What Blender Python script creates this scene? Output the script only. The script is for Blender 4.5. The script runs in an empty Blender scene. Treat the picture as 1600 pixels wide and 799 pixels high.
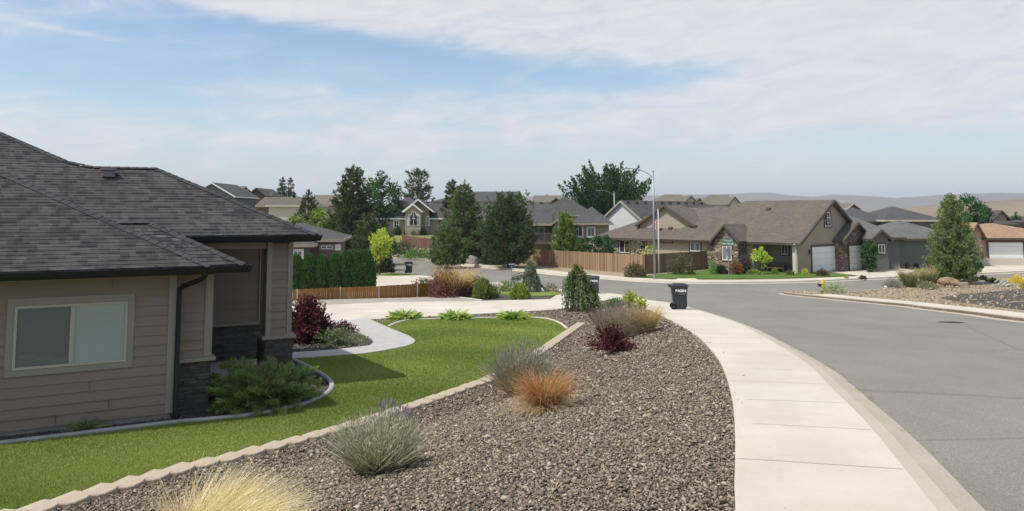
import bpy, bmesh, math, random
import numpy as np
from mathutils import Vector, Matrix
random.seed(7); RNG = np.random.default_rng(11)
SC = bpy.context.scene; COL = SC.collection
R = math.radians

# ------------------------------------------------------------------ camera, light, exposure
F = 1245.0; W0, H0 = 1600.0, 799.0; PITCH = R(5.0); PY0 = 226.0
cam = bpy.data.cameras.new('camera'); camo = bpy.data.objects.new('camera', cam); COL.objects.link(camo)
camo.location = (0, 0, 0); camo.rotation_euler = (R(90) + PITCH, 0, 0)
cam.sensor_fit = 'HORIZONTAL'; cam.sensor_width = 36; cam.lens = 36 * F / W0
cam.shift_x = 0; cam.shift_y = (PY0 - H0 / 2) / W0
cam.clip_start = .1; cam.clip_end = 30000
SC.camera = camo
SC.view_settings.view_transform = 'Standard'; SC.view_settings.look = 'None'
SC.view_settings.exposure = 0.43; SC.view_settings.gamma = 1; SC.view_settings.use_curve_mapping = False
SC.cycles.max_bounces = 6; SC.cycles.diffuse_bounces = 3; SC.cycles.glossy_bounces = 2
SC.cycles.transparent_max_bounces = 8; SC.cycles.volume_bounces = 1
SC.cycles.use_denoising = True

SUN_EL = R(58); SAZ = Vector((-.90, -.43)).normalized()      # horizontal direction towards the sun
sd = Vector((SAZ.x * math.cos(SUN_EL), SAZ.y * math.cos(SUN_EL), math.sin(SUN_EL)))
sun = bpy.data.lights.new('sun', 'SUN'); suno = bpy.data.objects.new('sun', sun); COL.objects.link(suno)
sun.energy = 3.1; sun.angle = R(1.2); sun.color = (1, .955, .88)
suno.location = (-30, -20, 60); suno.rotation_euler = sd.to_track_quat('Z', 'Y').to_euler()

world = bpy.data.worlds.new('World'); SC.world = world; world.use_nodes = True
WN = world.node_tree; WN.nodes.clear()
def wn(t, **k):
    n = WN.nodes.new(t)
    for a, b in k.items(): setattr(n, a, b)
    return n
def wlink(a, b): WN.links.new(a, b)
def wmath(op, a, b=None, c=None, clamp=False):
    n = wn('ShaderNodeMath', operation=op, use_clamp=clamp)
    for i, v in enumerate((a, b, c)):
        if v is None: continue
        if isinstance(v, (int, float)): n.inputs[i].default_value = v
        else: wlink(v, n.inputs[i])
    return n.outputs[0]
sky = wn('ShaderNodeTexSky'); sky.sky_type = 'NISHITA'; sky.sun_disc = False
sky.sun_elevation = SUN_EL; sky.sun_rotation = math.atan2(SAZ.x, SAZ.y)
sky.air_density = 1.0; sky.dust_density = 1.6; sky.ozone_density = 1.2; sky.altitude = 300
tc = wn('ShaderNodeTexCoord'); sp = wn('ShaderNodeSeparateXYZ'); wlink(tc.outputs['Generated'], sp.inputs[0])
AZ = wmath('ARCTAN2', sp.outputs[0], sp.outputs[1]); EL = wmath('ARCSINE', sp.outputs[2])
def pxaz(px): return math.atan2(px - 800, F)
def pyel(py): return math.atan2(330 - py, F)
def streak(su, sv, tilt, scale, detail, rough, off):
    u = wmath('MULTIPLY', AZ, su); v = wmath('ADD', wmath('MULTIPLY', EL, sv), wmath('MULTIPLY', AZ, tilt))
    c = wn('ShaderNodeCombineXYZ'); wlink(u, c.inputs[0]); wlink(v, c.inputs[1]); c.inputs[2].default_value = off
    n = wn('ShaderNodeTexNoise'); n.inputs['Scale'].default_value = scale; n.inputs['Detail'].default_value = detail
    n.inputs['Roughness'].default_value = rough; n.inputs['Distortion'].default_value = .6
    wlink(c.outputs[0], n.inputs['Vector']); return n.outputs['Fac']
s1 = streak(2.2, 9.0, 1.1, 1.6, 7, .52, 3.1)
s2 = streak(7.0, 26.0, -2.6, 1.6, 9, .66, 8.7)
dens = wmath('ADD', wmath('MULTIPLY', s1, 1.25), wmath('MULTIPLY', s2, 1.25))
dens = wmath('SUBTRACT', dens, 1.03)
def blob(px, py, sx, sy, amp, tilt=0.0):
    """a soft patch of cloud (amp > 0) or of clear sky (amp < 0), by azimuth and elevation"""
    du = wmath('DIVIDE', wmath('SUBTRACT', AZ, pxaz(px)), sx / F)
    dv0 = wmath('SUBTRACT', EL, pyel(py))
    if tilt: dv0 = wmath('ADD', dv0, wmath('MULTIPLY', wmath('SUBTRACT', AZ, pxaz(px)), tilt))
    dv = wmath('DIVIDE', dv0, sy / F)
    r2 = wmath('ADD', wmath('MULTIPLY', du, du), wmath('MULTIPLY', dv, dv))
    g = wmath('MULTIPLY', wmath('EXPONENT', wmath('MULTIPLY', r2, -1.0)), amp)
    return g
for b in [(170, 105, 380, 50, -.34), (600, 72, 420, 24, -.36, .12), (950, 112, 330, 24, -.26, .03), (1150, 98, 170, 20, -.24, -.15), (420, 130, 420, 30, -.10), (250, 135, 500, 9, .16, .02), (560, 100, 260, 8, .12, .05), (300, 180, 420, 10, .16, 0), (820, 150, 300, 12, .14, -.04), (60, 150, 200, 8, .12, .0), (560, 185, 240, 12, -.16, 0),
          (300, -8, 620, 38, .62), (520, 28, 420, 20, .30, .12), (1000, 20, 520, 70, .42, .06), (1450, 90, 420, 130, .62), (1150, 175, 420, 45, .40, -.05),
          (60, 222, 230, 34, .50), (600, 222, 170, 24, .40), (380, 215, 160, 14, .22), (330, 285, 600, 30, .14), (350, 150, 480, 22, -.16), (1050, 265, 500, 22, -.12), (600, 150, 300, 16, .12), (1050, 235, 360, 22, -.12), (1330, 235, 220, 24, -.15), (100, 78, 70, 5, .35, .1)]:
    dens = wmath('ADD', dens, blob(*b))
cloud = wn('ShaderNodeMapRange'); cloud.interpolation_type = 'SMOOTHSTEP'; wlink(dens, cloud.inputs[0])
for i, v in ((1, -.22), (2, .92), (3, .0), (4, .95)): cloud.inputs[i].default_value = v
low = wn('ShaderNodeMapRange'); low.interpolation_type = 'SMOOTHSTEP'; wlink(EL, low.inputs[0])
for i, v in ((1, .0), (2, .15), (3, .56), (4, .0)): low.inputs[i].default_value = v
mask = wmath('MAXIMUM', cloud.outputs[0], low.outputs[0])
mask = wmath('MINIMUM', mask, 1.0)
mx = wn('ShaderNodeMix', data_type='RGBA'); wlink(mask, mx.inputs['Factor'])
gain = wn('ShaderNodeMix', data_type='RGBA', blend_type='MULTIPLY'); gain.inputs['Factor'].default_value = 1
wlink(sky.outputs[0], gain.inputs['A']); gain.inputs['B'].default_value = (.92, .95, .95, 1)
wlink(gain.outputs['Result'], mx.inputs['A'])
cc = wn('ShaderNodeMix', data_type='RGBA'); cr = wn('ShaderNodeMapRange'); wlink(s2, cr.inputs[0])
for i, v in ((1, .3), (2, .7), (3, 0.), (4, 1.)): cr.inputs[i].default_value = v
wlink(cr.outputs[0], cc.inputs['Factor']); cc.inputs['A'].default_value = (4.15, 4.22, 4.45, 1); cc.inputs['B'].default_value = (4.95, 4.98, 5.12, 1)
wlink(cc.outputs['Result'], mx.inputs['B'])
bg = wn('ShaderNodeBackground'); bg.inputs['Strength'].default_value = .125; wlink(mx.outputs['Result'], bg.inputs['Color'])
wo = wn('ShaderNodeOutputWorld'); wlink(bg.outputs[0], wo.inputs['Surface'])

# ------------------------------------------------------------------ terrain and mapping
def prof(pts, s=2.5):
    y = np.arange(-30, 500, .5); v = np.interp(y, [p[0] for p in pts], [p[1] for p in pts])
    k = np.exp(-.5 * (np.arange(-8, 9) * .5 / s) ** 2); k /= k.sum()
    v2 = np.convolve(np.pad(v, 8, 'edge'), k, 'valid')
    return y, v2
PR = prof([(-30, -1.2), (0, -2.2), (6, -2.3), (8, -2.33), (12, -2.5), (20, -3.05), (32, -3.9), (45, -4.75), (62, -5.35), (75, -5.5), (500, -5.5)])
PL = prof([(-30, -2.0), (0, -2.8), (8.2, -3.2), (11, -3.5), (13, -3.7), (16, -3.75), (21, -3.85), (27, -4.1), (36, -4.6), (45, -4.85), (62, -5.35), (75, -5.5), (500, -5.5)], 1.2)
PXB = prof([(-30, -16), (0, -9), (8.2, -4.9), (11, -3.4), (16.6, -.4), (24.5, 2.0), (30, 3.2), (40, 3.6), (500, 3.6)], 1.0)
PXS = prof([(-30, -5), (0, .5), (6, 1.7), (10.5, 2.9), (14, 3.65), (19.5, 4.4), (26, 4.9), (37, 5.4), (500, 6)], 1.0)
def sst(a, b, x):
    t = np.clip((x - a) / (b - a), 0, 1); return t * t * (3 - 2 * t)
def T(x, y):
    x = np.asarray(x, float); y = np.asarray(y, float)
    r = np.interp(y, *PR); l = np.interp(y, *PL); xb = np.interp(y, *PXB); xs = np.interp(y, *PXS)
    t = np.clip((x - xb) / np.maximum(xs - xb, .5), 0, 1)
    z = l + (r - l) * t
    left = 1 - sst(-15, 25, x)
    z = z + left * (2.5 * sst(98, 130, y) + 2.2 * sst(130, 230, y)) + (1 - left) * (1.0 * sst(98, 150, y) + 1.6 * sst(150, 280, y))
    return z
def Tz(x, y): return float(T(x, y))
def ray(px, py):
    dx = (px - 800) / F; dz = -(py - PY0) / F
    c, s = math.cos(PITCH), math.sin(PITCH)
    return Vector((dx, c - dz * s, s + dz * c))
def P(px, py, D):
    r = ray(px, py); return r * (D / r.y)
def G(px, py, off=0.0):
    r = ray(px, py); a = 1.0; b = None
    f = lambda t: r.z * t / 1.0 - (Tz(r.x * t, r.y * t) + off)
    t = 2.0
    while t < 600:
        if f(t) < 0: b = t; break
        a = t; t *= 1.03
    if b is None: b = 600
    for _ in range(30):
        m = (a + b) / 2
        if f(m) < 0: b = m
        else: a = m
    return r * ((a + b) / 2)
def Gs(pts, off=0.0): return [G(x, y, off).xy.to_tuple() for x, y in pts]
def X_at(px, D, py=400): return P(px, py, D).x

# ------------------------------------------------------------------ object helpers
def tag(o, label=None, cat=None, group=None, kind=None):
    if label: o['label'] = label
    if cat: o['category'] = cat
    if group: o['group'] = group
    if kind: o['kind'] = kind
    return o
def empty(name, loc, rz=0.0, label=None, cat=None, group=None):
    o = bpy.data.objects.new(name, None); COL.objects.link(o); o.location = loc; o.rotation_euler = (0, 0, rz)
    o.empty_display_size = .3
    return tag(o, label, cat, group)
def auto_uv(me):
    n = len(me.polygons)
    if not n: return
    uv = me.uv_layers.new(name='UVMap')
    nl = len(me.loops); li = np.empty(nl, np.int32); me.loops.foreach_get('vertex_index', li)
    co = np.empty(len(me.vertices) * 3, np.float32); me.vertices.foreach_get('co', co); co = co.reshape(-1, 3)
    no = np.empty(n * 3, np.float32); me.polygons.foreach_get('normal', no); no = no.reshape(-1, 3)
    tot = np.empty(n, np.int32); me.polygons.foreach_get('loop_total', tot)
    nn = np.repeat(no, tot, axis=0)
    flat = np.abs(nn[:, 2]) > .995
    t = np.stack([-nn[:, 1], nn[:, 0], np.zeros(nl)], 1); t[flat] = (1, 0, 0)
    t /= np.maximum(np.linalg.norm(t, axis=1, keepdims=True), 1e-6)
    b = np.cross(nn, t)
    c = co[li]
    o = np.stack([(c * t).sum(1), (c * b).sum(1)], 1).astype(np.float32)
    uv.data.foreach_set('uv', o.ravel())
class MB:
    def __init__(s): s.v = []; s.f = []
    def face(s, pts):
        i = len(s.v); s.v += [tuple(p) for p in pts]; s.f.append(list(range(i, i + len(pts))))
    def box(s, x0, y0, z0, x1, y1, z1, M=None):
        c = [(x0, y0, z0), (x1, y0, z0), (x1, y1, z0), (x0, y1, z0), (x0, y0, z1), (x1, y0, z1), (x1, y1, z1), (x0, y1, z1)]
        if M is not None: c = [tuple(M @ Vector(p)) for p in c]
        i = len(s.v); s.v += c
        for q in ((3, 2, 1, 0), (4, 5, 6, 7), (0, 1, 5, 4), (1, 2, 6, 5), (2, 3, 7, 6), (3, 0, 4, 7)): s.f.append([i + k for k in q])
        return s
    def taper(s, x, y, z0, z1, w0, d0, w1, d1, ox=0, oy=0):
        c = [(x - w0 / 2, y - d0 / 2, z0), (x + w0 / 2, y - d0 / 2, z0), (x + w0 / 2, y + d0 / 2, z0), (x - w0 / 2, y + d0 / 2, z0),
             (x + ox - w1 / 2, y + oy - d1 / 2, z1), (x + ox + w1 / 2, y + oy - d1 / 2, z1), (x + ox + w1 / 2, y + oy + d1 / 2, z1), (x + ox - w1 / 2, y + oy + d1 / 2, z1)]
        i = len(s.v); s.v += c
        for q in ((3, 2, 1, 0), (4, 5, 6, 7), (0, 1, 5, 4), (1, 2, 6, 5), (2, 3, 7, 6), (3, 0, 4, 7)): s.f.append([i + k for k in q])
        return s
    def tube(s, pts, rads, n=8, cap=True):
        pts = [Vector(p) for p in pts]
        if isinstance(rads, (int, float)): rads = [rads] * len(pts)
        base = len(s.v); up = None
        for k, p in enumerate(pts):
            d = (pts[min(k + 1, len(pts) - 1)] - pts[max(k - 1, 0)]).normalized()
            if up is None:
                up = Vector((0, 0, 1)) if abs(d.z) < .9 else Vector((1, 0, 0))
            a = d.cross(up).normalized(); b = d.cross(a).normalized(); up = -b if b.dot(up) < 0 else b
            a = d.cross(up).normalized()
            for j in range(n):
                t = 2 * math.pi * j / n
                s.v.append(tuple(p + (a * math.cos(t) + up * math.sin(t)) * rads[k]))
        for k in range(len(pts) - 1):
            for j in range(n):
                a0 = base + k * n + j; a1 = base + k * n + (j + 1) % n
                s.f.append([a0, a1, a1 + n, a0 + n])
        if cap:
            s.f.append([base + j for j in range(n)][::-1]); e = base + (len(pts) - 1) * n; s.f.append([e + j for j in range(n)])
        return s
    def lathe(s, prof_, x=0, y=0, n=16):
        base = len(s.v)
        for r, z in prof_:
            for j in range(n):
                t = 2 * math.pi * j / n; s.v.append((x + r * math.cos(t), y + r * math.sin(t), z))
        for k in range(len(prof_) - 1):
            for j in range(n):
                a0 = base + k * n + j; a1 = base + k * n + (j + 1) % n
                s.f.append([a0, a1, a1 + n, a0 + n])
        s.f.append([base + j for j in range(n)][::-1]); e = base + (len(prof_) - 1) * n; s.f.append([e + j for j in range(n)])
        return s
    def prism(s, poly, y0, y1):
        """poly in (x,z), extruded along y"""
        i = len(s.v); n = len(poly)
        s.v += [(p[0], y0, p[1]) for p in poly] + [(p[0], y1, p[1]) for p in poly]
        s.f.append([i + k for k in range(n)]); s.f.append([i + n + k for k in range(n)][::-1])
        for k in range(n): s.f.append([i + k, i + n + k, i + n + (k + 1) % n, i + (k + 1) % n][::1])
        return s
    def build(s, name, mat, parent=None, loc=None, rz=None, smooth=False, bevel=0, recalc=True):
        me = bpy.data.meshes.new(name); me.from_pydata(s.v, [], s.f)
        if recalc or bevel:
            bm = bmesh.new(); bm.from_mesh(me)
            if recalc: bmesh.ops.recalc_face_normals(bm, faces=bm.faces)
            if bevel: bmesh.ops.bevel(bm, geom=[e for e in bm.edges if len(e.link_faces) == 2 and e.calc_face_angle(0) > .6], offset=bevel, segments=2, profile=.6, affect='EDGES', clamp_overlap=True)
            bm.to_mesh(me); bm.free()
        auto_uv(me)
        if smooth:
            for p in me.polygons: p.use_smooth = True
        me.materials.append(mat)
        o = bpy.data.objects.new(name, me); COL.objects.link(o)
        if parent: o.parent = parent
        if loc is not None: o.location = loc
        if rz is not None: o.rotation_euler = (0, 0, rz)
        return o
def copy_tree(o, parent=None):
    c = o.copy(); COL.objects.link(c)
    if parent: c.parent = parent
    for ch in list(o.children): copy_tree(ch, c)
    return c
def catmull(pts, step=.5):
    pts = [Vector((p[0], p[1], 0)) for p in pts]; out = []
    for i in range(len(pts) - 1):
        p0 = pts[max(i - 1, 0)]; p1 = pts[i]; p2 = pts[i + 1]; p3 = pts[min(i + 2, len(pts) - 1)]
        n = max(1, int((p2 - p1).length / step))
        d1 = (p2 - p0) * .5; d2 = (p3 - p1) * .5; L = (p2 - p1).length
        if d1.length > L: d1 *= L / d1.length
        if d2.length > L: d2 *= L / d2.length
        for k in range(n):
            t = k / n; t2 = t * t; t3 = t2 * t
            q = p1 * (2 * t3 - 3 * t2 + 1) + d1 * (t3 - 2 * t2 + t) + p2 * (-2 * t3 + 3 * t2) + d2 * (t3 - t2)
            out.append((q.x, q.y))
    out.append((pts[-1].x, pts[-1].y)); return out
def offset(pl, w):
    """polyline moved w metres to its right"""
    out = []
    for i, p in enumerate(pl):
        a = Vector(pl[max(i - 1, 0)]); b = Vector(pl[min(i + 1, len(pl) - 1)])
        d = (b - a); d = d.normalized() if d.length > 1e-6 else Vector((1, 0))
        out.append((p[0] + d.y * w, p[1] - d.x * w))
    return out
def sheet(name, pts, off, mat, grid=1.0, skirt=.15, kind='structure'):
    bm = bmesh.new(); vs = [bm.verts.new((p[0], p[1], 0)) for p in pts]
    f = bm.faces.new(vs); f.normal_update()
    if f.normal.z < 0: f.normal_flip()
    bmesh.ops.triangulate(bm, faces=bm.faces[:], quad_method='BEAUTY', ngon_method='EAR_CLIP')
    xs = [p[0] for p in pts]; ys = [p[1] for p in pts]
    def cuts(a, b, ax):
        g = grid; t = math.floor(a / g) * g + g * .37
        while t < b:
            if t > a:
                co = (t, 0, 0) if ax == 0 else (0, t, 0); no = (1, 0, 0) if ax == 0 else (0, 1, 0)
                bmesh.ops.bisect_plane(bm, geom=bm.verts[:] + bm.edges[:] + bm.faces[:], dist=1e-5, plane_co=co, plane_no=no)
            t += g if t < 60 else g * 3
    cuts(min(xs), max(xs), 0); cuts(min(ys), max(ys), 1)
    co = np.array([v.co[:] for v in bm.verts]); z = T(co[:, 0], co[:, 1]) + off
    for v, q in zip(bm.verts, z): v.co.z = q
    if skirt:
        be = [e for e in bm.edges if len(e.link_faces) == 1]
        r = bmesh.ops.extrude_edge_only(bm, edges=be)
        for v in r['geom']:
            if isinstance(v, bmesh.types.BMVert): v.co.z -= skirt
    bmesh.ops.recalc_face_normals(bm, faces=bm.faces)
    up = sum(f.normal.z * f.calc_area() for f in bm.faces)
    if up < 0: bmesh.ops.reverse_faces(bm, faces=bm.faces)
    me = bpy.data.meshes.new(name); bm.to_mesh(me); bm.free(); auto_uv(me); me.materials.append(mat)
    o = bpy.data.objects.new(name, me); COL.objects.link(o)
    if kind: o['kind'] = kind
    return o
def ribbon(name, A, B, offA, offB, mat, skirt=.15, kind='structure', parent=None):
    """strip between two polylines with the same number of points"""
    m = MB(); n = len(A)
    za = T([p[0] for p in A], [p[1] for p in A]) + offA; zb = T([p[0] for p in B], [p[1] for p in B]) + offB
    for i in range(n):
        a, b = A[i], B[i]
        m.v += [(a[0], a[1], za[i] - skirt), (a[0], a[1], za[i]), (b[0], b[1], zb[i]), (b[0], b[1], zb[i] - skirt)]
    for i in range(n - 1):
        k = i * 4
        for q in range(3): m.f.append([k + q, k + q + 1, k + q + 5, k + q + 4])
    o = m.build(name, mat, parent)
    if kind: o['kind'] = kind
    return o
def inside(pts, x, y):
    x = np.asarray(x); y = np.asarray(y); c = np.zeros(x.shape, bool); n = len(pts)
    for i in range(n):
        x0, y0 = pts[i]; x1, y1 = pts[(i + 1) % n]
        if y0 == y1: continue
        k = ((y0 > y) != (y1 > y)) & (x < (x1 - x0) * (y - y0) / (y1 - y0) + x0)
        c ^= k
    return c

# ------------------------------------------------------------------ materials
MATS = {}
def mat(name, col, rough=.8, spec=.3, metal=0, fn=None):
    if name in MATS: return MATS[name]
    m = bpy.data.materials.new(name); m.use_nodes = True; nt = m.node_tree
    b = nt.nodes['Principled BSDF']; b.inputs['Base Color'].default_value = (*col, 1)
    b.inputs['Roughness'].default_value = rough; b.inputs['Metallic'].default_value = metal
    b.inputs['Specular IOR Level'].default_value = spec
    if fn: fn(nt, b)
    MATS[name] = m; return m
def N(nt, t, **k):
    n = nt.nodes.new(t)
    for a, v in k.items(): setattr(n, a, v)
    return n
def coord(nt, kind='Object', scale=(1, 1, 1), rot=(0, 0, 0)):
    t = N(nt, 'ShaderNodeTexCoord'); m = N(nt, 'ShaderNodeMapping'); m.inputs['Scale'].default_value = scale; m.inputs['Rotation'].default_value = rot
    nt.links.new(t.outputs[kind], m.inputs[0]); return m.outputs[0]
def noise(nt, vec, scale, detail=5, rough=.55, out='Fac'):
    n = N(nt, 'ShaderNodeTexNoise'); n.inputs['Scale'].default_value = scale; n.inputs['Detail'].default_value = detail; n.inputs['Roughness'].default_value = rough
    nt.links.new(vec, n.inputs['Vector']); return n.outputs[out]
def ramp(nt, fac, stops):
    r = N(nt, 'ShaderNodeValToRGB'); e = r.color_ramp.elements
    while len(e) < len(stops): e.new(.5)
    for i, (p, c) in enumerate(stops): e[i].position = p; e[i].color = (*c, 1)
    nt.links.new(fac, r.inputs[0]); return r.outputs[0]
def mixc(nt, fac, a, b, mode='MIX'):
    m = N(nt, 'ShaderNodeMix', data_type='RGBA', blend_type=mode)
    for i, v in (('Factor', fac), ('A', a), ('B', b)):
        if isinstance(v, (int, float)): m.inputs[i].default_value = v
        elif isinstance(v, tuple): m.inputs[i].default_value = (*v, 1)
        else: nt.links.new(v, m.inputs[i])
    return m.outputs['Result']
def bump(nt, b, h, strength=.5, dist=.02):
    n = N(nt, 'ShaderNodeBump'); n.inputs['Strength'].default_value = strength; n.inputs['Distance'].default_value = dist
    nt.links.new(h, n.inputs['Height']); nt.links.new(n.outputs[0], b.inputs['Normal'])
def noisy(c1, c2, scale=1.0, fine=30, fs=.15, bs=.3, bd=.01, obj='Object', stretch=(1, 1, 1)):
    def fn(nt, b):
        v = coord(nt, obj, stretch)
        c = ramp(nt, noise(nt, v, scale, 6), [(.3, c1), (.7, c2)])
        f = noise(nt, v, fine, 4, .7)
        c = mixc(nt, 1.0, c, ramp(nt, f, [(.25, (1 - fs,) * 3), (.75, (1 + fs,) * 3)]), 'MULTIPLY')
        nt.links.new(c, b.inputs['Base Color'])
        if bs: bump(nt, b, f, bs, bd)
    return fn
def f_asphalt(nt, b):
    v = coord(nt)
    c = ramp(nt, noise(nt, v, .22, 5, .6), [(.3, (.202, .187, .162)), (.7, (.240, .223, .194))])
    c = mixc(nt, 1.0, c, ramp(nt, noise(nt, coord(nt, 'Object', (1, .25, 1), (0, 0, .5)), .8, 4), [(.3, (.93, .93, .93)), (.7, (1.06, 1.06, 1.05))]), 'MULTIPLY')
    f = noise(nt, v, 70, 3, .8)
    c = mixc(nt, 1.0, c, ramp(nt, f, [(.3, (.55, .55, .55)), (.5, (1, 1, 1)), (.72, (1.6, 1.57, 1.5))]), 'MULTIPLY')
    c = mixc(nt, 1.0, c, ramp(nt, noise(nt, v, 26, 3, .8), [(.3, (.86,) * 3), (.7, (1.14,) * 3)]), 'MULTIPLY')
    c = mixc(nt, ramp(nt, noise(nt, v, .9, 7, .8), [(.62, (0,) * 3), (.80, (.30,) * 3)]), c, (.13, .125, .115))
    vo = N(nt, 'ShaderNodeTexVoronoi', feature='DISTANCE_TO_EDGE'); vo.inputs['Scale'].default_value = .11
    wv = mixc(nt, .12, v, noise(nt, v, .5, 8, .75, 'Color'))
    nt.links.new(wv, vo.inputs['Vector'])
    c = mixc(nt, ramp(nt, vo.outputs[0], [(.0, (.5,) * 3), (.0016, (0,) * 3)]), c, (.12, .115, .105))
    nt.links.new(c, b.inputs['Base Color']); bump(nt, b, f, .35, .008)
def f_concrete(nt, b):
    v = coord(nt)
    c = ramp(nt, noise(nt, v, .7, 6, .6), [(.3, (.54, .48, .395)), (.7, (.62, .565, .475))])
    f = noise(nt, v, 60, 4, .7)
    c = mixc(nt, 1.0, c, ramp(nt, f, [(.2, (.9,) * 3), (.8, (1.07,) * 3)]), 'MULTIPLY')
    c = mixc(nt, ramp(nt, noise(nt, v, 3.0, 8, .75), [(.56, (0,) * 3), (.76, (.45,) * 3)]), c, (.40, .36, .30))
    c = mixc(nt, 1.0, c, ramp(nt, noise(nt, coord(nt, 'Object', (1, .6, 1), (0, 0, .3)), .35, 3), [(.35, (.93,) * 3), (.65, (1.05,) * 3)]), 'MULTIPLY')
    nt.links.new(c, b.inputs['Base Color']); bump(nt, b, f, .15, .003)
def f_shingle(c1, c2, row=.145, w=.32):
    def fn(nt, b):
        t = N(nt, 'ShaderNodeTexCoord'); uv = t.outputs['UV']
        m = N(nt, 'ShaderNodeMapping'); nt.links.new(uv, m.inputs[0])
        outs = []
        for k, (ww, off) in enumerate(((w, .37), (w * .61, .71))):
            br = N(nt, 'ShaderNodeTexBrick'); br.offset = off; br.squash = .7 if k else 1.25; br.squash_frequency = 3 + k
            br.inputs['Color1'].default_value = (0, 0, 0, 1); br.inputs['Color2'].default_value = (1, 1, 1, 1); br.inputs['Mortar'].default_value = (.4, .4, .4, 1)
            br.inputs['Scale'].default_value = 1; br.inputs['Mortar Size'].default_value = .004; br.inputs['Brick Width'].default_value = ww; br.inputs['Row Height'].default_value = row
            br.inputs['Bias'].default_value = -.1 if k else 0
            nt.links.new(m.outputs[0], br.inputs['Vector']); outs.append(br)
        mixf = mixc(nt, .55, outs[0].outputs['Color'], outs[1].outputs['Color'])
        c = ramp(nt, mixf, [(.15, c1), (.85, c2)])
        # the lower lip of each course
        s = N(nt, 'ShaderNodeSeparateXYZ'); nt.links.new(m.outputs[0], s.inputs[0])
        fr = N(nt, 'ShaderNodeMath', operation='DIVIDE'); nt.links.new(s.outputs[1], fr.inputs[0]); fr.inputs[1].default_value = row
        fc = N(nt, 'ShaderNodeMath', operation='FRACT'); nt.links.new(fr.outputs[0], fc.inputs[0])
        v = coord(nt)
        g = noise(nt, v, 90, 2, .8)
        c = mixc(nt, 1.0, c, ramp(nt, g, [(.25, (.75,) * 3), (.75, (1.25,) * 3)]), 'MULTIPLY')
        c = mixc(nt, 1.0, c, ramp(nt, noise(nt, v, .5, 5), [(.3, (.9,) * 3), (.7, (1.1,) * 3)]), 'MULTIPLY')
        nt.links.new(c, b.inputs['Base Color'])
        # height: each course is thickest at its lower end, and laminated tabs stand proud
        inv = N(nt, 'ShaderNodeMath', operation='MULTIPLY_ADD'); nt.links.new(fc.outputs[0], inv.inputs[0]); inv.inputs[1].default_value = -1.0; inv.inputs[2].default_value = 1.0
        hh = N(nt, 'ShaderNodeMath', operation='ADD'); nt.links.new(inv.outputs[0], hh.inputs[0])
        mm = N(nt, 'ShaderNodeMath', operation='MULTIPLY'); nt.links.new(mixf, mm.inputs[0]); mm.inputs[1].default_value = .8; nt.links.new(mm.outputs[0], hh.inputs[1])
        bump(nt, b, hh.outputs[0], 1.0, .02)
    return fn
def f_plank(c1, c2, w=.14, streaks=.25):
    """vertical boards: u is the board direction across"""
    def fn(nt, b):
        t = N(nt, 'ShaderNodeTexCoord'); uv = t.outputs['UV']; s = N(nt, 'ShaderNodeSeparateXYZ'); nt.links.new(uv, s.inputs[0])
        d = N(nt, 'ShaderNodeMath', operation='DIVIDE'); nt.links.new(s.outputs[0], d.inputs[0]); d.inputs[1].default_value = w
        fl = N(nt, 'ShaderNodeMath', operation='FLOOR'); nt.links.new(d.outputs[0], fl.inputs[0])
        fc = N(nt, 'ShaderNodeMath', operation='FRACT'); nt.links.new(d.outputs[0], fc.inputs[0])
        wn_ = N(nt, 'ShaderNodeTexWhiteNoise', noise_dimensions='1D'); nt.links.new(fl.outputs[0], wn_.inputs['W'])
        c = ramp(nt, wn_.outputs['Value'], [(0, c1), (1, c2)])
        g = noise(nt, coord(nt, 'UV', (60, 3, 1)), 1, 4, .7)
        c = mixc(nt, 1.0, c, ramp(nt, g, [(.25, (1 - streaks,) * 3), (.75, (1 + streaks,) * 3)]), 'MULTIPLY')
        nt.links.new(c, b.inputs['Base Color'])
    return fn
def f_stone(cols, sx=.35, sy=.16, round_=True):
    def fn(nt, b):
        v = coord(nt, 'UV', (1 / sx, 1 / sy, 1))
        wv = mixc(nt, .12, v, noise(nt, v, 2, 2, .5, 'Color'))
        vo = N(nt, 'ShaderNodeTexVoronoi'); vo.inputs['Scale'].default_value = 1; nt.links.new(wv, vo.inputs['Vector'])
        ve = N(nt, 'ShaderNodeTexVoronoi', feature='DISTANCE_TO_EDGE'); ve.inputs['Scale'].default_value = 1; nt.links.new(wv, ve.inputs['Vector'])
        s = N(nt, 'ShaderNodeSeparateColor'); nt.links.new(vo.outputs['Color'], s.inputs[0])
        c = ramp(nt, s.outputs[0], [(i / (len(cols) - 1), q) for i, q in enumerate(cols)])
        c = mixc(nt, 1.0, c, ramp(nt, noise(nt, coord(nt), 12, 4, .7), [(.3, (.75,) * 3), (.7, (1.25,) * 3)]), 'MULTIPLY')
        c = mixc(nt, ramp(nt, ve.outputs[0], [(.02, (1,) * 3), (.07, (0,) * 3)]), c, tuple(x * .35 for x in cols[0]))
        nt.links.new(c, b.inputs['Base Color']); bump(nt, b, ramp(nt, ve.outputs[0], [(.0, (0,) * 3), (.15, (1,) * 3)]), 1.0, .03)
    return fn
def f_leaf(nt, b):
    a = N(nt, 'ShaderNodeAttribute', attribute_name='Col')
    out = nt.nodes['Material Output']
    nt.links.new(a.outputs['Color'], b.inputs['Base Color']); b.inputs['Roughness'].default_value = .6; b.inputs['Specular IOR Level'].default_value = .25
    tr = N(nt, 'ShaderNodeBsdfTranslucent'); nt.links.new(mixc(nt, 1.0, a.outputs['Color'], (1.25, 1.35, .7), 'MULTIPLY'), tr.inputs[0])
    ms = N(nt, 'ShaderNodeMixShader'); ms.inputs[0].default_value = .28
    nt.links.new(b.outputs[0], ms.inputs[1]); nt.links.new(tr.outputs[0], ms.inputs[2]); nt.links.new(ms.outputs[0], out.inputs[0])
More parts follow.
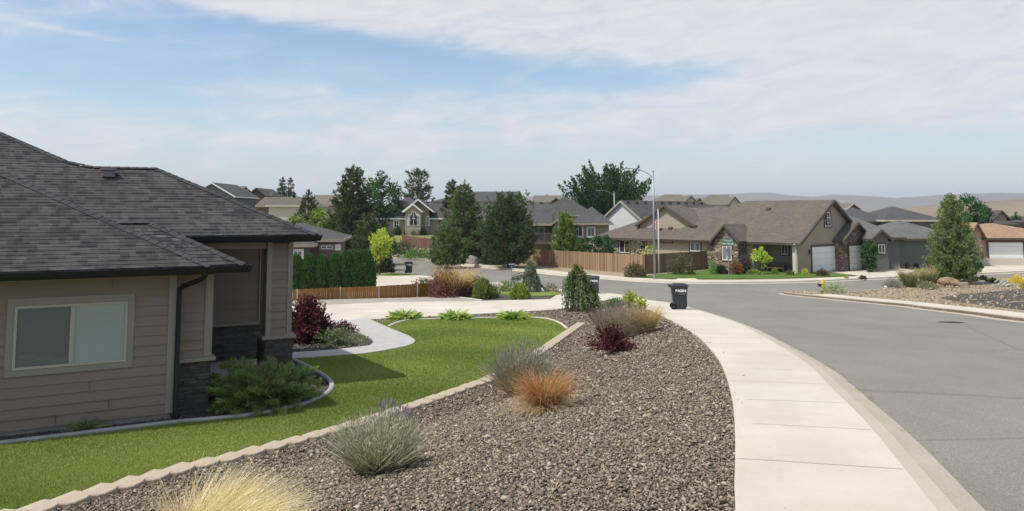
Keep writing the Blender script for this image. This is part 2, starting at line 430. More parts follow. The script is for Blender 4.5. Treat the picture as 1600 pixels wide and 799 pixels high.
def f_attr(nt, b):
    a = N(nt, 'ShaderNodeAttribute', attribute_name='Col'); nt.links.new(a.outputs['Color'], b.inputs['Base Color'])
def f_lawn(nt, b):
    v = coord(nt)
    c = ramp(nt, noise(nt, v, .55, 5, .6), [(.3, (.15, .20, .045)), (.55, (.20, .25, .06)), (.75, (.26, .30, .085))])
    c = mixc(nt, 1.0, c, ramp(nt, noise(nt, v, 45, 4, .8), [(.25, (.5,) * 3), (.75, (1.45,) * 3)]), 'MULTIPLY')
    nt.links.new(c, b.inputs['Base Color']); bump(nt, b, noise(nt, v, 60, 3, .8), .8, .03)
def f_glass(nt, b):
    b.inputs['Coat Weight'].default_value = .6; b.inputs['Coat Roughness'].default_value = .03
asphalt = mat('asphalt', (.17, .165, .155), .92, .2, fn=f_asphalt)
concrete = mat('concrete', (.55, .5, .43), .85, .2, fn=f_concrete)
kerb_m = mat('kerb concrete', (.4, .35, .28), .85, .2, fn=noisy((.42, .36, .285), (.48, .42, .34), .8, 50, .12, .2, .004))
stamped = mat('stamped concrete', (.42, .41, .39), .8, .25, fn=noisy((.36, .35, .33), (.50, .48, .45), 2.5, 14, .15, .4, .01, stretch=(1, 2.5, 1)))
gravel_m = mat('gravel bed', (.2, .17, .14), .95, .1, fn=noisy((.145, .118, .085), (.18, .148, .11), .8, 28, .5, 1.0, .03))
darkgravel = mat('dark gravel', (.1, .09, .085), .95, .1, fn=noisy((.075, .068, .062), (.11, .10, .092), 1.2, 22, .5, 1.0, .03))
lightgravel = mat('light gravel', (.38, .34, .29), .95, .1, fn=noisy((.30, .27, .23), (.40, .36, .31), 1.2, 20, .35, .8, .02))
soil = mat('dry soil', (.3, .24, .17), .95, .1, fn=noisy((.29, .225, .15), (.38, .305, .21), .35, 9, .3, .8, .05))
drygrass = mat('dry grass ground', (.25, .2, .1), .95, .1, fn=noisy((.20, .18, .085), (.28, .23, .12), .25, 9, .3, .4, .05))
lawn_m = mat('lawn', (.08, .15, .03), .9, .15, fn=f_lawn)
leaf_m = mat('foliage', (.06, .1, .03), .6, .25, fn=f_leaf)
chip_m = mat('stone chips', (.25, .2, .17), .9, .15, fn=f_attr)
bark = mat('bark', (.12, .085, .06), .95, .1, fn=noisy((.09, .065, .045), (.15, .11, .08), 3, 25, .3, .8, .02, stretch=(1, 1, .2)))
sh_near = mat('charcoal shingles', (.1, .1, .1), .9, .2, fn=f_shingle((.034, .033, .033), (.098, .094, .090), .135, .26))
sh_brown = mat('brown shingles', (.2, .16, .13), .9, .2, fn=f_shingle((.115, .097, .080), (.155, .132, .108), .16, .4))
sh_tan = mat('tan shingles', (.28, .22, .16), .9, .2, fn=f_shingle((.15, .13, .10), (.205, .178, .14), .16, .4))
sh_grey = mat('grey shingles', (.14, .14, .145), .9, .2, fn=f_shingle((.068, .066, .065), (.105, .102, .099), .16, .4))
sh_lgrey = mat('pale grey shingles', (.2, .2, .2), .9, .2, fn=f_shingle((.115, .113, .108), (.17, .166, .158), .16, .4))
sh_peach = mat('orange brown shingles', (.4, .26, .17), .9, .2, fn=f_shingle((.30, .185, .115), (.42, .27, .175), .16, .4))
siding = mat('taupe siding', (.2, .16, .13), .75, .25, fn=noisy((.245, .193, .148), (.283, .225, .175), 1.5, 40, .06, .1, .003, stretch=(.3, 1, 6)))
trim_m = mat('taupe trim', (.3, .26, .21), .7, .25, fn=noisy((.30, .262, .215), (.33, .29, .24), 2, 40, .05, .05, .002))
gutter_m = mat('black gutter', (.014, .013, .013), .5, .3)
def stucco(n, c, j=.04): return mat(n, c, .9, .15, fn=noisy(tuple(x * (1 - j) for x in c), tuple(x * (1 + j) for x in c), .6, 40, .08, .15, .005))
tan_st = stucco('tan stucco', (.36, .315, .235)); grey_st = stucco('grey stucco', (.155, .155, .145)); beige_st = stucco('beige stucco', (.34, .31, .255))
sage_st = stucco('sage stucco', (.36, .31, .235)); white_st = stucco('white siding', (.56, .57, .55)); peach_st = stucco('peach stucco', (.42, .29, .215)); brown_st = stucco('brown siding', (.16, .12, .095))
cream_st = stucco('cream stucco', (.56, .51, .42))
porch_shade_st = stucco('porch shade stucco', (.27, .24, .19))  # tan stucco darkened in colour to carry the shade of the porch recess
white_p = mat('white paint', (.8, .8, .78), .5, .4, fn=noisy((.78, .78, .76), (.82, .82, .80), 1.5, 20, .03, 0, 0))
darktrim = mat('dark brown trim', (.10, .08, .06), .6, .3)
glass_d = mat('dark window glass', (.03, .035, .04), .08, .6, fn=f_glass)
glass_b = mat('window with blinds', (.2, .21, .21), .25, .6, fn=f_glass)
fence_m = mat('cedar fence', (.4, .25, .14), .85, .15, fn=f_plank((.20, .125, .075), (.39, .26, .16), .14))
fence_shade = mat('shade toned fence', (.25, .18, .12), .85, .15, fn=f_plank((.17, .115, .075), (.28, .195, .13), .14))  # darker copy of the cedar boards; the shade on this run is painted in
fence_o = mat('orange fence', (.45, .2, .05), .8, .2, fn=f_plank((.30, .135, .038), (.42, .205, .062), .13, .18))
fence_r = mat('red brown fence', (.2, .12, .09), .85, .15, fn=f_plank((.15, .085, .06), (.22, .13, .10), .4))
steel = mat('galvanised steel', (.42, .43, .44), .45, .5, .6, fn=noisy((.27, .28, .29), (.33, .34, .35), 2, 20, .08, 0, 0))
plastic = mat('dark blue grey plastic', (.022, .027, .035), .45, .45, fn=noisy((.020, .025, .033), (.028, .033, .042), 2, 60, .1, .1, .002))
rubber = mat('black rubber', (.012, .012, .012), .8, .2)
white_t = mat('white lettering', (.8, .8, .8), .5, .3)

# ------------------------------------------------------------------ ground, roads, kerbs
def grid_axis(near0, near1, step, far0, far1):
    a = list(np.arange(near0, near1 + .01, step)); s = step
    x = near1
    while x < far1: s *= 1.22; x += s; a.append(x)
    s = step; x = near0; b = []
    while x > far0: s *= 1.22; x -= s; b.append(x)
    return np.array(b[::-1] + a)
gx = grid_axis(-60, 60, 1.5, -5500, 5500); gy = grid_axis(-12, 110, 1.5, -200, 5000)
XX, YY = np.meshgrid(gx, gy); ZZ = T(XX, YY) - .25 * (1 - sst(95, 108, YY)) - .02
ZZ = np.where(YY > 400, ZZ * 1.0, ZZ)
me = bpy.data.meshes.new('ground'); nx, ny = len(gx), len(gy)
idx = np.arange(nx * ny).reshape(ny, nx)
me.from_pydata(np.stack([XX.ravel(), YY.ravel(), ZZ.ravel()], 1).tolist(), [], np.stack([idx[:-1, :-1].ravel(), idx[:-1, 1:].ravel(), idx[1:, 1:].ravel(), idx[1:, :-1].ravel()], 1).tolist())
me.materials.append(drygrass); go = bpy.data.objects.new('ground', me); COL.objects.link(go); go['kind'] = 'structure'

def wxy(l): return [tuple(p) for p in l]
# line between the near sidewalk and its kerb (J), and the lawn side of the sidewalk (SL)
Jn = [(1.0, -8), (1.9, 0), (2.75, 4)] + Gs([(1462, 799), (1400, 720), (1350, 660), (1300, 610), (1260, 570), (1200, 532), (1150, 506), (1100, 489), (1048, 474.5), (1007, 469), (969, 461.5), (944, 458)])
Jall = catmull(Jn + Gs([(905, 454.5), (850, 450), (800, 445), (750, 440), (700, 435), (650, 430.5), (600, 427.5)]), .6)
SLn = [(-.6, -8), (.35, 0), (1.1, 3.5)] + Gs([(1149, 799), (1149, 700), (1143, 620), (1120, 560), (1080, 520), (1020, 488), (985, 474.5), (955, 467)])
SLc = catmull(SLn, .6)
Jc = catmull(Jn[:-1] + [Jn[-1]], .6)
sheet('sidewalk', SLc + Jc[::-1], .03, concrete, 1.0)
far_walk = [p for p in Jall if p[1] > Jn[-1][1] + 1]
if len(far_walk) > 3:
    ribbon('neighbour_sidewalk', offset(far_walk, -1.5), offset(far_walk, 0), .03, .03, concrete)['kind'] = 'structure'
ribbon('kerb', Jall, offset(Jall, .16), .026, .018, kerb_m, .25)
ribbon('gutter', offset(Jall, .165), offset(Jall, .48), -.09, -.105, mat('gutter concrete', (.4, .35, .28), .85, .2, fn=noisy((.36, .315, .25), (.43, .38, .31), .9, 40, .15, .2, .004)), .15)
# sidewalk joints: thin darker strips laid on the concrete
jm = mat('dark joint', (.22, .195, .165), .95, .1)
jb = MB(); acc = 0
Jl = catmull(Jn, .1); 
for i in range(1, len(Jl)):
    acc += math.dist(Jl[i], Jl[i - 1])
    if acc > 1.52:
        acc = 0; a = Vector(Jl[i]); nrm = Vector((-(Jl[i][1] - Jl[i - 1][1]), Jl[i][0] - Jl[i - 1][0])).normalized()
        wq = min((math.dist(a, s) for s in SLc)) - .02
        tv = Vector((nrm.y, -nrm.x)) * .004
        q = []
        for k in range(5):
            q.append(a + nrm * (.02 + (wq - .02) * k / 4))
        for k in range(4):
            jb.face([(p.x + e.x, p.y + e.y, Tz(p.x + e.x, p.y + e.y) + .0335) for p, e in ((q[k], -tv), (q[k], tv), (q[k + 1], tv), (q[k + 1], -tv))])
jo = jb.build('sidewalk_joints', jm, recalc=False); jo['kind'] = 'structure'
# far kerb line
FEn = Gs([(612, 402), (625, 399.5), (660, 404), (690, 409), (728, 414), (760, 417.5), (810, 421.5), (870, 428), (945, 434), (1000, 438), (1060, 440.5), (1130, 441), (1230, 440), (1300, 437.5), (1378, 434), (1440, 431), (1527, 427.5), (1600, 424), (1680, 421)])
FE = catmull(FEn, 1.0)
ribbon('far_kerb', offset(FE, -.02), offset(FE, -.2), .025, .03, concrete, .25)
ribbon('far_gutter', offset(FE, .4), offset(FE, -.015), -.105, -.1, concrete, .1)
ribbon('far_sidewalk', offset(FE, -.21), offset(FE, -1.9), .03, .03, concrete, .2)
# island kerbs (the corner lot across the near road)
ITn = Gs([(1290, 457.5), (1335, 456.5), (1380, 452), (1430, 446), (1480, 440.5), (1527, 436.5), (1600, 432.5), (1680, 430)])
IBn = Gs([(1327, 467.5), (1415, 475.5), (1440, 479), (1517, 487.5), (1600, 498)]) + [(18.3, 20), (17.6, 14), (15.6, 6), (13, -2), (11, -8)]
tip = Gs([(1240, 459), (1224, 456.5), (1240, 455.5)])
IE = catmull(ITn[::-1] + tip[::-1] + IBn, .8)
ribbon('corner_kerb', IE, offset(IE, -.16), .025, .03, kerb_m, .25)
ribbon('corner_gutter', offset(IE, .4), offset(IE, .004), -.105, -.1, kerb_m, .1)
IBw = catmull([IE[i] for i in range(len(IE)) if i > 3 and math.dist(IE[i], tip[1]) > 0 and IE.index(IE[i]) > min(range(len(IE)), key=lambda k: math.dist(IE[k], tip[1])) + 3][::4], .8)
ribbon('corner_sidewalk', offset(IBw, -.165), offset(IBw, -1.55), .03, .03, concrete, .2)
lot = [p for p in IE] + [(40, -8), (80, 20), (80, 50)]
sheet('corner_lot', lot, .0, soil, 1.5, .2)
road_poly = offset(Jall, .3) + Gs([(594, 415), (598, 401)]) + offset(FE, -.0)[:] + IE[:] 
sheet('road', road_poly, -.115, asphalt, 1.5, .05)
# far yards behind the far kerb
sheet('far_yard', offset(FE, -1.8) + [(95, 100), (95, 112), (-60, 112), (-60, 98), (-22, 90)], -.0, soil, 3.0, .1)
# near lot
BLn = [(-9, 1.5)] + Gs([(60, 799), (170, 768), (290, 735), (420, 703), (520, 676), (620, 645), (700, 618), (770, 592), (850, 548), (910, 506)])
BL = catmull(BLn, .2)
lot_near = [(-.6, -8), (-14, -8), (-24, 3), (-24, 44)] + Gs([(455, 469.5), (640, 464.5), (742, 459), (800, 456), (870, 454.5)]) + Gs([(944, 462)]) + SLc[::-1]
sheet('gravel_bed', lot_near, -.03, gravel_m, .4, .3)
drive = Gs([(400, 508), (497, 503), (576, 500), (650, 496.5), (741, 491.5), (860, 485), (905, 480)]) + Gs([(962, 467.5), (945, 459.5), (905, 456.5), (870, 461), (860, 468), (745, 471), (600, 473), (505, 477.5), (400, 481)])
sheet('driveway', drive, .022, concrete, 1.0, .1)
path = Gs([(400, 556), (455, 552.5), (520, 548), (560, 543.5), (578, 541), (584, 536), (580, 530), (560, 520), (540, 512), (520, 507), (500, 503.5), (576, 499), (605, 512), (640, 526.5), (649, 533), (647, 537), (635, 542), (600, 549), (566, 554), (486, 559.5), (400, 566)])
sheet('garden_path', path, .03, stamped, .7, .1)
lawn_edge_far = Gs([(590, 504), (640, 500.5), (700, 498.5), (770, 497), (830, 496.5), (858, 499), (876, 505), (890, 515)])
bed_edge = catmull(Gs([(-150, 712), (0, 694), (90, 683), (180, 672), (280, 660), (340, 655), (400, 648), (460, 636), (497, 622), (514, 608), (511, 596), (497, 585), (478, 575), (455, 564), (430, 556)]), .3)
lawn = [(-24, 3.5)] + bed_edge[0:] + Gs([(425, 562), (486, 559.5), (566, 554), (600, 549), (635, 542), (647, 537), (649, 533), (640, 526.5), (605, 512)]) + lawn_edge_far + [p for p in BL[::-1]] + [(-20, -1)]
sheet('lawn_ground', lawn, .0, lawn_m, .5, .15)
front_bed = bed_edge + Gs([(440, 540)]) + [(-9, 22), (-16, 16), (-14, 10)]
sheet('house_bed_soil', front_bed, -.006, darkgravel, .8, .1)
walk_bed = catmull(Gs([(455, 552), (520, 547.5), (560, 543), (577, 540.5), (583, 536), (579, 530.5), (560, 521), (540, 513), (520, 508), (455, 506)]), .5)
sheet('walk_bed_soil', walk_bed + [walk_bed[0]], -.005, darkgravel, .8, .1) if False else sheet('walk_bed_soil', walk_bed, -.005, darkgravel, .8, .1)
sheet('gravel_strip', Gs([(400, 482), (505, 478.5), (600, 474), (700, 472), (745, 471.5), (757, 469.5), (735, 466), (700, 463.5), (640, 465.5), (455, 470), (400, 473)]), .012, lightgravel, 1.0, .1)
sheet('shrub_bed', Gs([(758, 470), (860, 467.5), (870, 461), (820, 460), (770, 459.5), (742, 460), (720, 463), (738, 467)]), .006, darkgravel, 1.0, .1)
sheet('grass_strip', Gs([(770, 460), (800, 462), (830, 463.5), (862, 463.5), (880, 459.5), (860, 456.2), (800, 456.5), (765, 457.5)]), .05, lawn_m, 1.0, .1)
# neighbour's ground beyond the low fence
sheet('neighbour_driveway', Gs([(560, 432), (640, 431.5), (652, 434.5), (665, 443), (640, 447), (560, 449)]), .03, concrete, 1.5, .1)
sheet('neighbour_grass', Gs([(560, 428), (600, 427.8), (642, 428.4), (650, 431.2), (600, 431.8), (560, 432)]), .05, lawn_m, 1.5, .1)
sheet('neighbour_yard', [(-50, 47)] + Gs([(455, 466), (560, 462), (742, 456.5), (800, 454), (850, 451.5)]) + [p for p in offset(Jall, -1.5) if p[1] > Jn[-1][1] + 6] + [(-50, 74)], -.06, soil, 1.5, .1)
# tan house lawn and driveways
sheet('corner_house_lawn', Gs([(998, 434.5), (1025, 430), (1060, 427), (1085, 425), (1112, 422), (1175, 421), (1240, 421.5), (1290, 426), (1338, 431.2), (1300, 433.2), (1230, 435.6), (1130, 436.8), (1060, 436.4)]), .06, mat('far lawn', (.08, .15, .03), .9, .15, fn=noisy((.075, .135, .025), (.105, .17, .035), .4, 20, .25, .3, .02)), 2.0, .1)
sheet('corner_house_driveway', Gs([(1262, 421.5), (1310, 419.5), (1345, 417), (1372, 416.5), (1398, 419), (1430, 424), (1415, 430), (1397, 433.2), (1342, 431.4), (1300, 427)]), .05, concrete, 2.0, .1)
sheet('grey_house_driveway', Gs([(1405, 420), (1500, 417), (1500, 424.5), (1440, 428)]), .04, mat('far lawn', (.08, .15, .03)), 2.0, .1)
sheet('peach_house_driveway', Gs([(1528, 416), (1620, 409), (1660, 419), (1600, 422), (1528, 425)]), .05, concrete, 2.0, .1)
sheet('dark_gravel_patch', Gs([(1468, 466), (1500, 460.5), (1600, 452), (1700, 446), (1760, 470), (1610, 486), (1540, 478)]), .02, darkgravel, 1.0, .1)
sheet('hill_lawn', [tuple(G(x, y).xy) for x, y in ((590, 379), (615, 381), (690, 380), (700, 370), (700, 361), (560, 362))], .05, mat('dry lawn', (.2, .2, .07), .9, .1, fn=noisy((.17, .19, .06), (.24, .22, .09), .3, 9, .2, 0, 0)), 2.0, .05)
# ------------------------------------------------------------------ things on the ground
def edging(name, pl, w, h, m, label):
    mb = MB(); A = pl; B = offset(pl, w)
    za = T([p[0] for p in A], [p[1] for p in A]); zb = T([p[0] for p in B], [p[1] for p in B])
    n = len(A)
    for i in range(n):
        a, b = Vector(A[i]), Vector(B[i]); q = a.lerp(b, .25); r_ = a.lerp(b, .75); z = (za[i] + zb[i]) / 2
        mb.v += [(a.x, a.y, za[i] - .1), (a.x, a.y, z + h * .6), (q.x, q.y, z + h), (r_.x, r_.y, z + h), (b.x, b.y, z + h * .6), (b.x, b.y, zb[i] - .1)]
    for i in range(n - 1):
        k = i * 6
        for j in range(5): mb.f.append([k + j, k + j + 1, k + j + 7, k + j + 6])
    mb.f.append([0, 1, 2, 3, 4, 5]); k = (n - 1) * 6; mb.f.append([k + 5, k + 4, k + 3, k + 2, k + 1, k])
    o = mb.build(name, m, smooth=False); return tag(o, label, 'garden edging')
curb_grey = mat('poured edging', (.36, .36, .34), .85, .2, fn=noisy((.30, .30, .29), (.42, .42, .40), 3, 40, .15, .2, .004))
edging('lawn_edging', bed_edge, .11, .06, curb_grey, 'grey poured concrete edging curving round the bed under the near house window')
edging('lawn_edging', catmull(Gs([(604, 511), (618, 505), (640, 500.5), (700, 498.5), (770, 497), (830, 496.5), (858, 499), (876, 505), (889, 514.5)]), .4), .12, .05, mat('pale edging', (.5, .47, .42), .85, .2), 'pale concrete edging along the far end of the front lawn')
edging('lawn_edging', catmull(Gs([(690, 464), (715, 465), (735, 467), (756, 470)]), .4), .14, .05, mat('pale edging', (.5, .47, .42)), 'short pale edging between the light gravel strip and the shrub bed')
# edging blocks
blk = MB(); prof_b = [(-.17, -.16), (-.205, .02), (-.15, .13), (-.08, .17), (.08, .17), (.15, .13), (.205, .02), (.17, -.16)]
n = len(prof_b); 
for z in (-.1, .055): blk.v += [(x, y, z) for x, y in prof_b]
blk.v += [(x * .96, y * .95, .068) for x, y in prof_b]
for l in range(2):
    for j in range(n): blk.f.append([l * n + j, l * n + (j + 1) % n, (l + 1) * n + (j + 1) % n, (l + 1) * n + j])
blk.f.append(list(range(2 * n, 3 * n)))
block_m = mat('tan block', (.42, .34, .26), .9, .15, fn=noisy((.40, .325, .245), (.48, .40, .305), 2.5, 45, .16, .4, .005))
bproto = None; acc = .42; BLf = catmull(BLn, .03)
for i in range(1, len(BLf)):
    acc += math.dist(BLf[i], BLf[i - 1])
    if acc >= .425 and BLf[i][1] > 6.5:
        acc = 0; p = BLf[i]; d = Vector(BLf[i]) - Vector(BLf[i - 1])
        if bproto is None: o = bproto = blk.build('edging_block', block_m)
        else: o = bproto.copy(); COL.objects.link(o)
        nrm = Vector((-d.y, d.x)).normalized() * -.1
        x, y = p[0] - nrm.x * .4, p[1] - nrm.y * .4
        o.location = (x, y, Tz(x, y) - .022 + random.uniform(-.006, .006))
        sl = math.atan2(Tz(x + d.normalized().x * .3, y + d.normalized().y * .3) - Tz(x, y), .3)
        o.rotation_euler = (random.uniform(-.03, .03), -sl * .4 + random.uniform(-.015, .015), math.atan2(d.y, d.x) + math.pi + random.uniform(-.09, .09))
        tag(o, 'tan concrete edging block in the curved row between the lawn and the gravel', 'edging block', 'edging blocks between the lawn and the gravel')

# ------------------------------------------------------------------ far hills
def ridge(name, D, prof_px, colA, colB, thick, seed, haze_rough=.3):
    m = MB(); rr = random.Random(seed); pts = []
    px = -500
    xs = [p[0] for p in prof_px]; ys = [p[1] for p in prof_px]
    cols = 90; rows = 7
    for j in range(rows):
        t = j / (rows - 1)
        for i in range(cols + 1):
            px = -600 + 2900 * i / cols; y = np.interp(px, xs, ys)
            top = P(px, y, D); z = -6 + (top.z + 6) * (math.sin(t * math.pi / 2) ** 1.2)
            z += (rr.random() - .5) * top.z * .10 * math.sin(t * math.pi) * 1.0 + (math.sin(px * .05 + t * 5) * .06 * top.z * math.sin(t * math.pi))
            yy = D - thick * (1 - t); m.v.append((top.x * yy / D, yy, z))
    for i in range(cols + 1):
        v = m.v[(rows - 1) * (cols + 1) + i]; m.v.append((v[0] * 1.1, v[1] + thick, -6))
    for j in range(rows):
        for i in range(cols): k = j * (cols + 1) + i; m.f.append([k, k + 1, k + cols + 2, k + cols + 1])
    o = m.build(name, mat(name + ' ground', colA, .95, .05, fn=noisy(colA, colB, .004, .05, .15, 0, 0)), smooth=True); o['kind'] = 'structure'; return o
ridge('distant_hills', 4600, [(-600, 330), (700, 322), (780, 310), (880, 306), (1000, 306), (1110, 305), (1165, 302), (1215, 304), (1260, 308), (1310, 305), (1400, 310), (1440, 309), (1490, 304), (1545, 302), (1600, 305), (1700, 300), (2300, 312)], (.17, .15, .135), (.22, .19, .165), 1800, 3)
ridge('tan_hills', 1500, [(-600, 340), (1250, 334), (1330, 331), (1390, 328), (1450, 321), (1500, 318), (1560, 313), (1600, 312), (1700, 306), (2300, 312)], (.19, .15, .10), (.26, .21, .14), 500, 5)

# ------------------------------------------------------------------ near house
NH = empty('near_house', (-6.27, 15.0, -3.75), R(30), 'taupe lap siding house with charcoal shingle hip roofs, nearest house on the left', 'house')
wm = MB()
def lap(mb, A, B, z0, z1, exp=.178, lip=.022, skip=None):
    """lap siding courses on the vertical plane from A to B (xy, outside on the right hand of A->B)"""
    A = Vector((*A, 0)); B = Vector((*B, 0)); d = (B - A).normalized(); nrm = Vector((d.y, -d.x, 0)); L = (B - A).length
    z = z0
    while z < z1 - .01:
        zt = min(z + exp, z1); spans = [(0, L)]
        if skip:
            (sa, sb, za, zb) = skip
            if zt > za + .005 and z < zb - .005: spans = [(0, sa), (sb, L)]
        for a, b in spans:
            p = A + d * a; q = A + d * b
            lo = nrm * lip
            mb.face([(p.x + lo.x, p.y + lo.y, z), (q.x + lo.x, q.y + lo.y, z), (q.x, q.y, zt), (p.x, p.y, zt)])
            mb.face([(p.x, p.y, z), (q.x, q.y, z), (q.x + lo.x, q.y + lo.y, z), (p.x + lo.x, p.y + lo.y, z)])
        z = zt
WX0, WX1, WZ0, WZ1 = -2.52, -.78, 1.12, 2.19
# outer walls as lap siding
for (a_, b_, z0_, z1_) in (((-7.0, 0), (0, 0), .12, 2.72), ((0, .3), (.7, .3), 1.0, 2.72), ((.7, .3), (.7, 5.0), 1.0, 3.1), ((.7, 5.0), (2.76, 5.0), 1.0, 3.1), ((2.76, 5.0), (2.76, 7.4), 1.0, 3.1), ((1.1, 7.4), (1.1, 13.4), .1, 3.1), ((-11.5, 13.4), (-11.5, 2.4), .1, 3.1)):
    wm = MB(); lap(wm, a_, b_, z0_, z1_); wm.build('wall', siding, NH, recalc=False)
bk = MB(); bk.box(-6.98, .06, -.3, -.05, 4.9, 2.7); bk.box(-.06, .34, -.3, .66, 5.2, 2.7); bk.box(-11.4, 2.4, -.3, .66, 13.3, 3.15); bk.box(.6, 5.04, -.3, 2.7, 7.3, 3.12); bk.box(.6, 7.2, -.3, 1.05, 13.3, 3.12)
bk.build('wall_core', siding, NH)
fd = MB(); fd.box(-7.0, -.004, -.35, .0, .05, .115); fd.build('foundation', mat('foundation', (.26, .235, .2), .9, .1, fn=noisy((.22, .2, .17), (.29, .26, .22), 3, 30, .2, .3, .01)), NH)
for c_ in ((-.1, -.035, .12, .03, .02, 2.72), (.0, .02, .12, .03, .27, 2.72), (.585, .265, 1.04, .73, .31, 2.72), (.70, .31, 1.04, .73, .42, 2.72), (2.64, 4.96, 1.04, 2.79, 5.0, 3.12), (2.765, 5.0, 1.04, 2.795, 5.13, 3.12)):
    cb = MB(); cb.box(*c_); cb.build('corner_trim', trim_m, NH)
for c_ in ((-7.0, -.03, 2.60, -.1, .0, 2.72), (.73, 4.97, 3.0, 2.64, 5.0, 3.12)):
    fb = MB(); fb.box(*c_); fb.build('frieze_board', trim_m, NH)
# stone veneer, each stone a small block
def ledge(mb, A, B, z0, z1, seed, t=.045):
    rr = random.Random(seed); A = Vector((*A, 0)); B = Vector((*B, 0)); d = (B - A).normalized(); nrm = Vector((d.y, -d.x, 0)); L = (B - A).length
    M = Matrix(((d.x, nrm.x, 0, A.x), (d.y, nrm.y, 0, A.y), (0, 0, 1, 0), (0, 0, 0, 1)))
    z = z0
    while z < z1 - .02:
        h = rr.choice((.04, .055, .07, .09)); h = min(h, z1 - z); s = -.0
        while s < L - .01:
            w = min(rr.uniform(.1, .38), L - s); dd = rr.uniform(.4, 1) * t
            mb.box(s + .003, -.05, z + .003, s + w - .003, dd, z + h - .003, M); s += w
        z += h
stone_dark = mat('dark ledge stone', (.09, .08, .07), .85, .25, fn=noisy((.055, .050, .046), (.135, .118, .098), 4, 14, .35, .6, .012, stretch=(1, 1, 3)))
st = MB(); ledge(st, (.02, .3), (.7, .3), -.2, .96, 1); ledge(st, (.7, .3), (.7, 5.0), -.2, .96, 2); ledge(st, (.7, 5.0), (2.76, 5.0), .1, .96, 3); ledge(st, (2.76, 5.0), (2.76, 7.4), -.2, .96, 4)
st.build('stone_veneer', stone_dark, NH)
cp = MB(); cp.box(-.0, .21, .96, .80, .36, 1.03); cp.box(.66, .35, .96, .80, 4.9, 1.03); cp.box(.8, 4.9, .96, 2.86, 5.02, 1.03); cp.box(2.74, 5.0, .96, 2.86, 7.4, 1.03)
cp.build('stone_cap', trim_m, NH, bevel=.008)
pc = MB(); pc.box(.72, .55, -.3, 3.0, 4.95, .1); pc.build('porch_slab', stamped, NH, bevel=.01)
# porch column
colm = MB(); cx, cy = 2.5, 2.6
for (a, b) in (((cx - .26, cy - .26), (cx + .26, cy - .26)), ((cx + .26, cy - .26), (cx + .26, cy + .26)), ((cx + .26, cy + .26), (cx - .26, cy + .26)), ((cx - .26, cy + .26), (cx - .26, cy - .26))):
    lap(colm, a, b, 1.03, 3.1)
co_ = colm.build('porch_column', siding, NH, recalc=False)
ct = MB()
for sx in (-1, 1):
    for sy in (-1, 1):
        x = cx + sx * .235; y = cy + sy * .235; ct.box(x - .055, y - .055, 1.035, x + .055, y + .055, 3.12)
ct.build('column_trim', trim_m, co_)
cs = MB(); e = .3
ledge(cs, (cx - e, cy - e), (cx + e, cy - e), -.3, .96, 5); ledge(cs, (cx + e, cy - e), (cx + e, cy + e), -.3, .96, 6); ledge(cs, (cx + e, cy + e), (cx - e, cy + e), -.3, .96, 7); ledge(cs, (cx - e, cy + e), (cx - e, cy - e), -.3, .96, 8)
cs.build('stone_base', stone_dark, co_)
cc_ = MB(); cc_.box(cx - .38, cy - .38, .96, cx + .38, cy + .38, 1.035); cc_.build('column_cap', trim_m, co_, bevel=.01)
# window
wr = MB(); tw = .11
wr.box(WX0 - tw, -.035, WZ0 - tw, WX1 + tw, 0, WZ0); wr.box(WX0 - tw, -.035, WZ1, WX1 + tw, 0, WZ1 + tw + .02)
wr.box(WX0 - tw, -.035, WZ0, WX0, 0, WZ1); wr.box(WX1, -.035, WZ0, WX1 + tw, 0, WZ1)
win = wr.build('window', trim_m, NH, bevel=.004)
fr = MB(); vinyl = mat('almond vinyl', (.46, .42, .35), .5, .35)
mx0 = (WX0 + WX1) / 2
for a in ((WX0, WZ0, WX1, WZ0 + .045), (WX0, WZ1 - .045, WX1, WZ1), (WX0, WZ0 + .045, WX0 + .045, WZ1 - .045), (WX1 - .045, WZ0 + .045, WX1, WZ1 - .045), (mx0 - .035, WZ0 + .045, mx0 + .035, WZ1 - .045)):
    fr.box(a[0], -.052, a[1], a[2], -.01, a[3])
fr.build('window_frame', vinyl, win, bevel=.004)
def f_blinds(dark):
    def fn(nt, b):
        t = N(nt, 'ShaderNodeTexCoord'); s = N(nt, 'ShaderNodeSeparateXYZ'); nt.links.new(t.outputs['Object'], s.inputs[0])
        w = N(nt, 'ShaderNodeMath', operation='MULTIPLY'); nt.links.new(s.outputs[2], w.inputs[0]); w.inputs[1].default_value = 1 / .05
        f = N(nt, 'ShaderNodeMath', operation='FRACT'); nt.links.new(w.outputs[0], f.inputs[0])
        c = ramp(nt, f.outputs[0], [(0, tuple(x * .93 for x in dark)), (.25, dark), (.85, tuple(x * 1.03 for x in dark)), (1, tuple(x * .9 for x in dark))])
        nt.links.new(c, b.inputs['Base Color']); b.inputs['Coat Weight'].default_value = .8; b.inputs['Coat Roughness'].default_value = .05
    return fn
pl_ = MB(); pl_.box(WX0 + .045, -.03, WZ0 + .045, mx0 - .035, -.015, WZ1 - .045)
pl_.build('screened_pane', mat('insect screen pane', (.1, .12, .115), .5, .3, fn=f_blinds((.135, .155, .148))), win)
pr_ = MB(); pr_.box(mx0 + .035, -.03, WZ0 + .045, WX1 - .045, -.015, WZ1 - .045)
pr_.build('pane', mat('blind pane', (.2, .24, .23), .3, .5, fn=f_blinds((.36, .41, .385))), win)
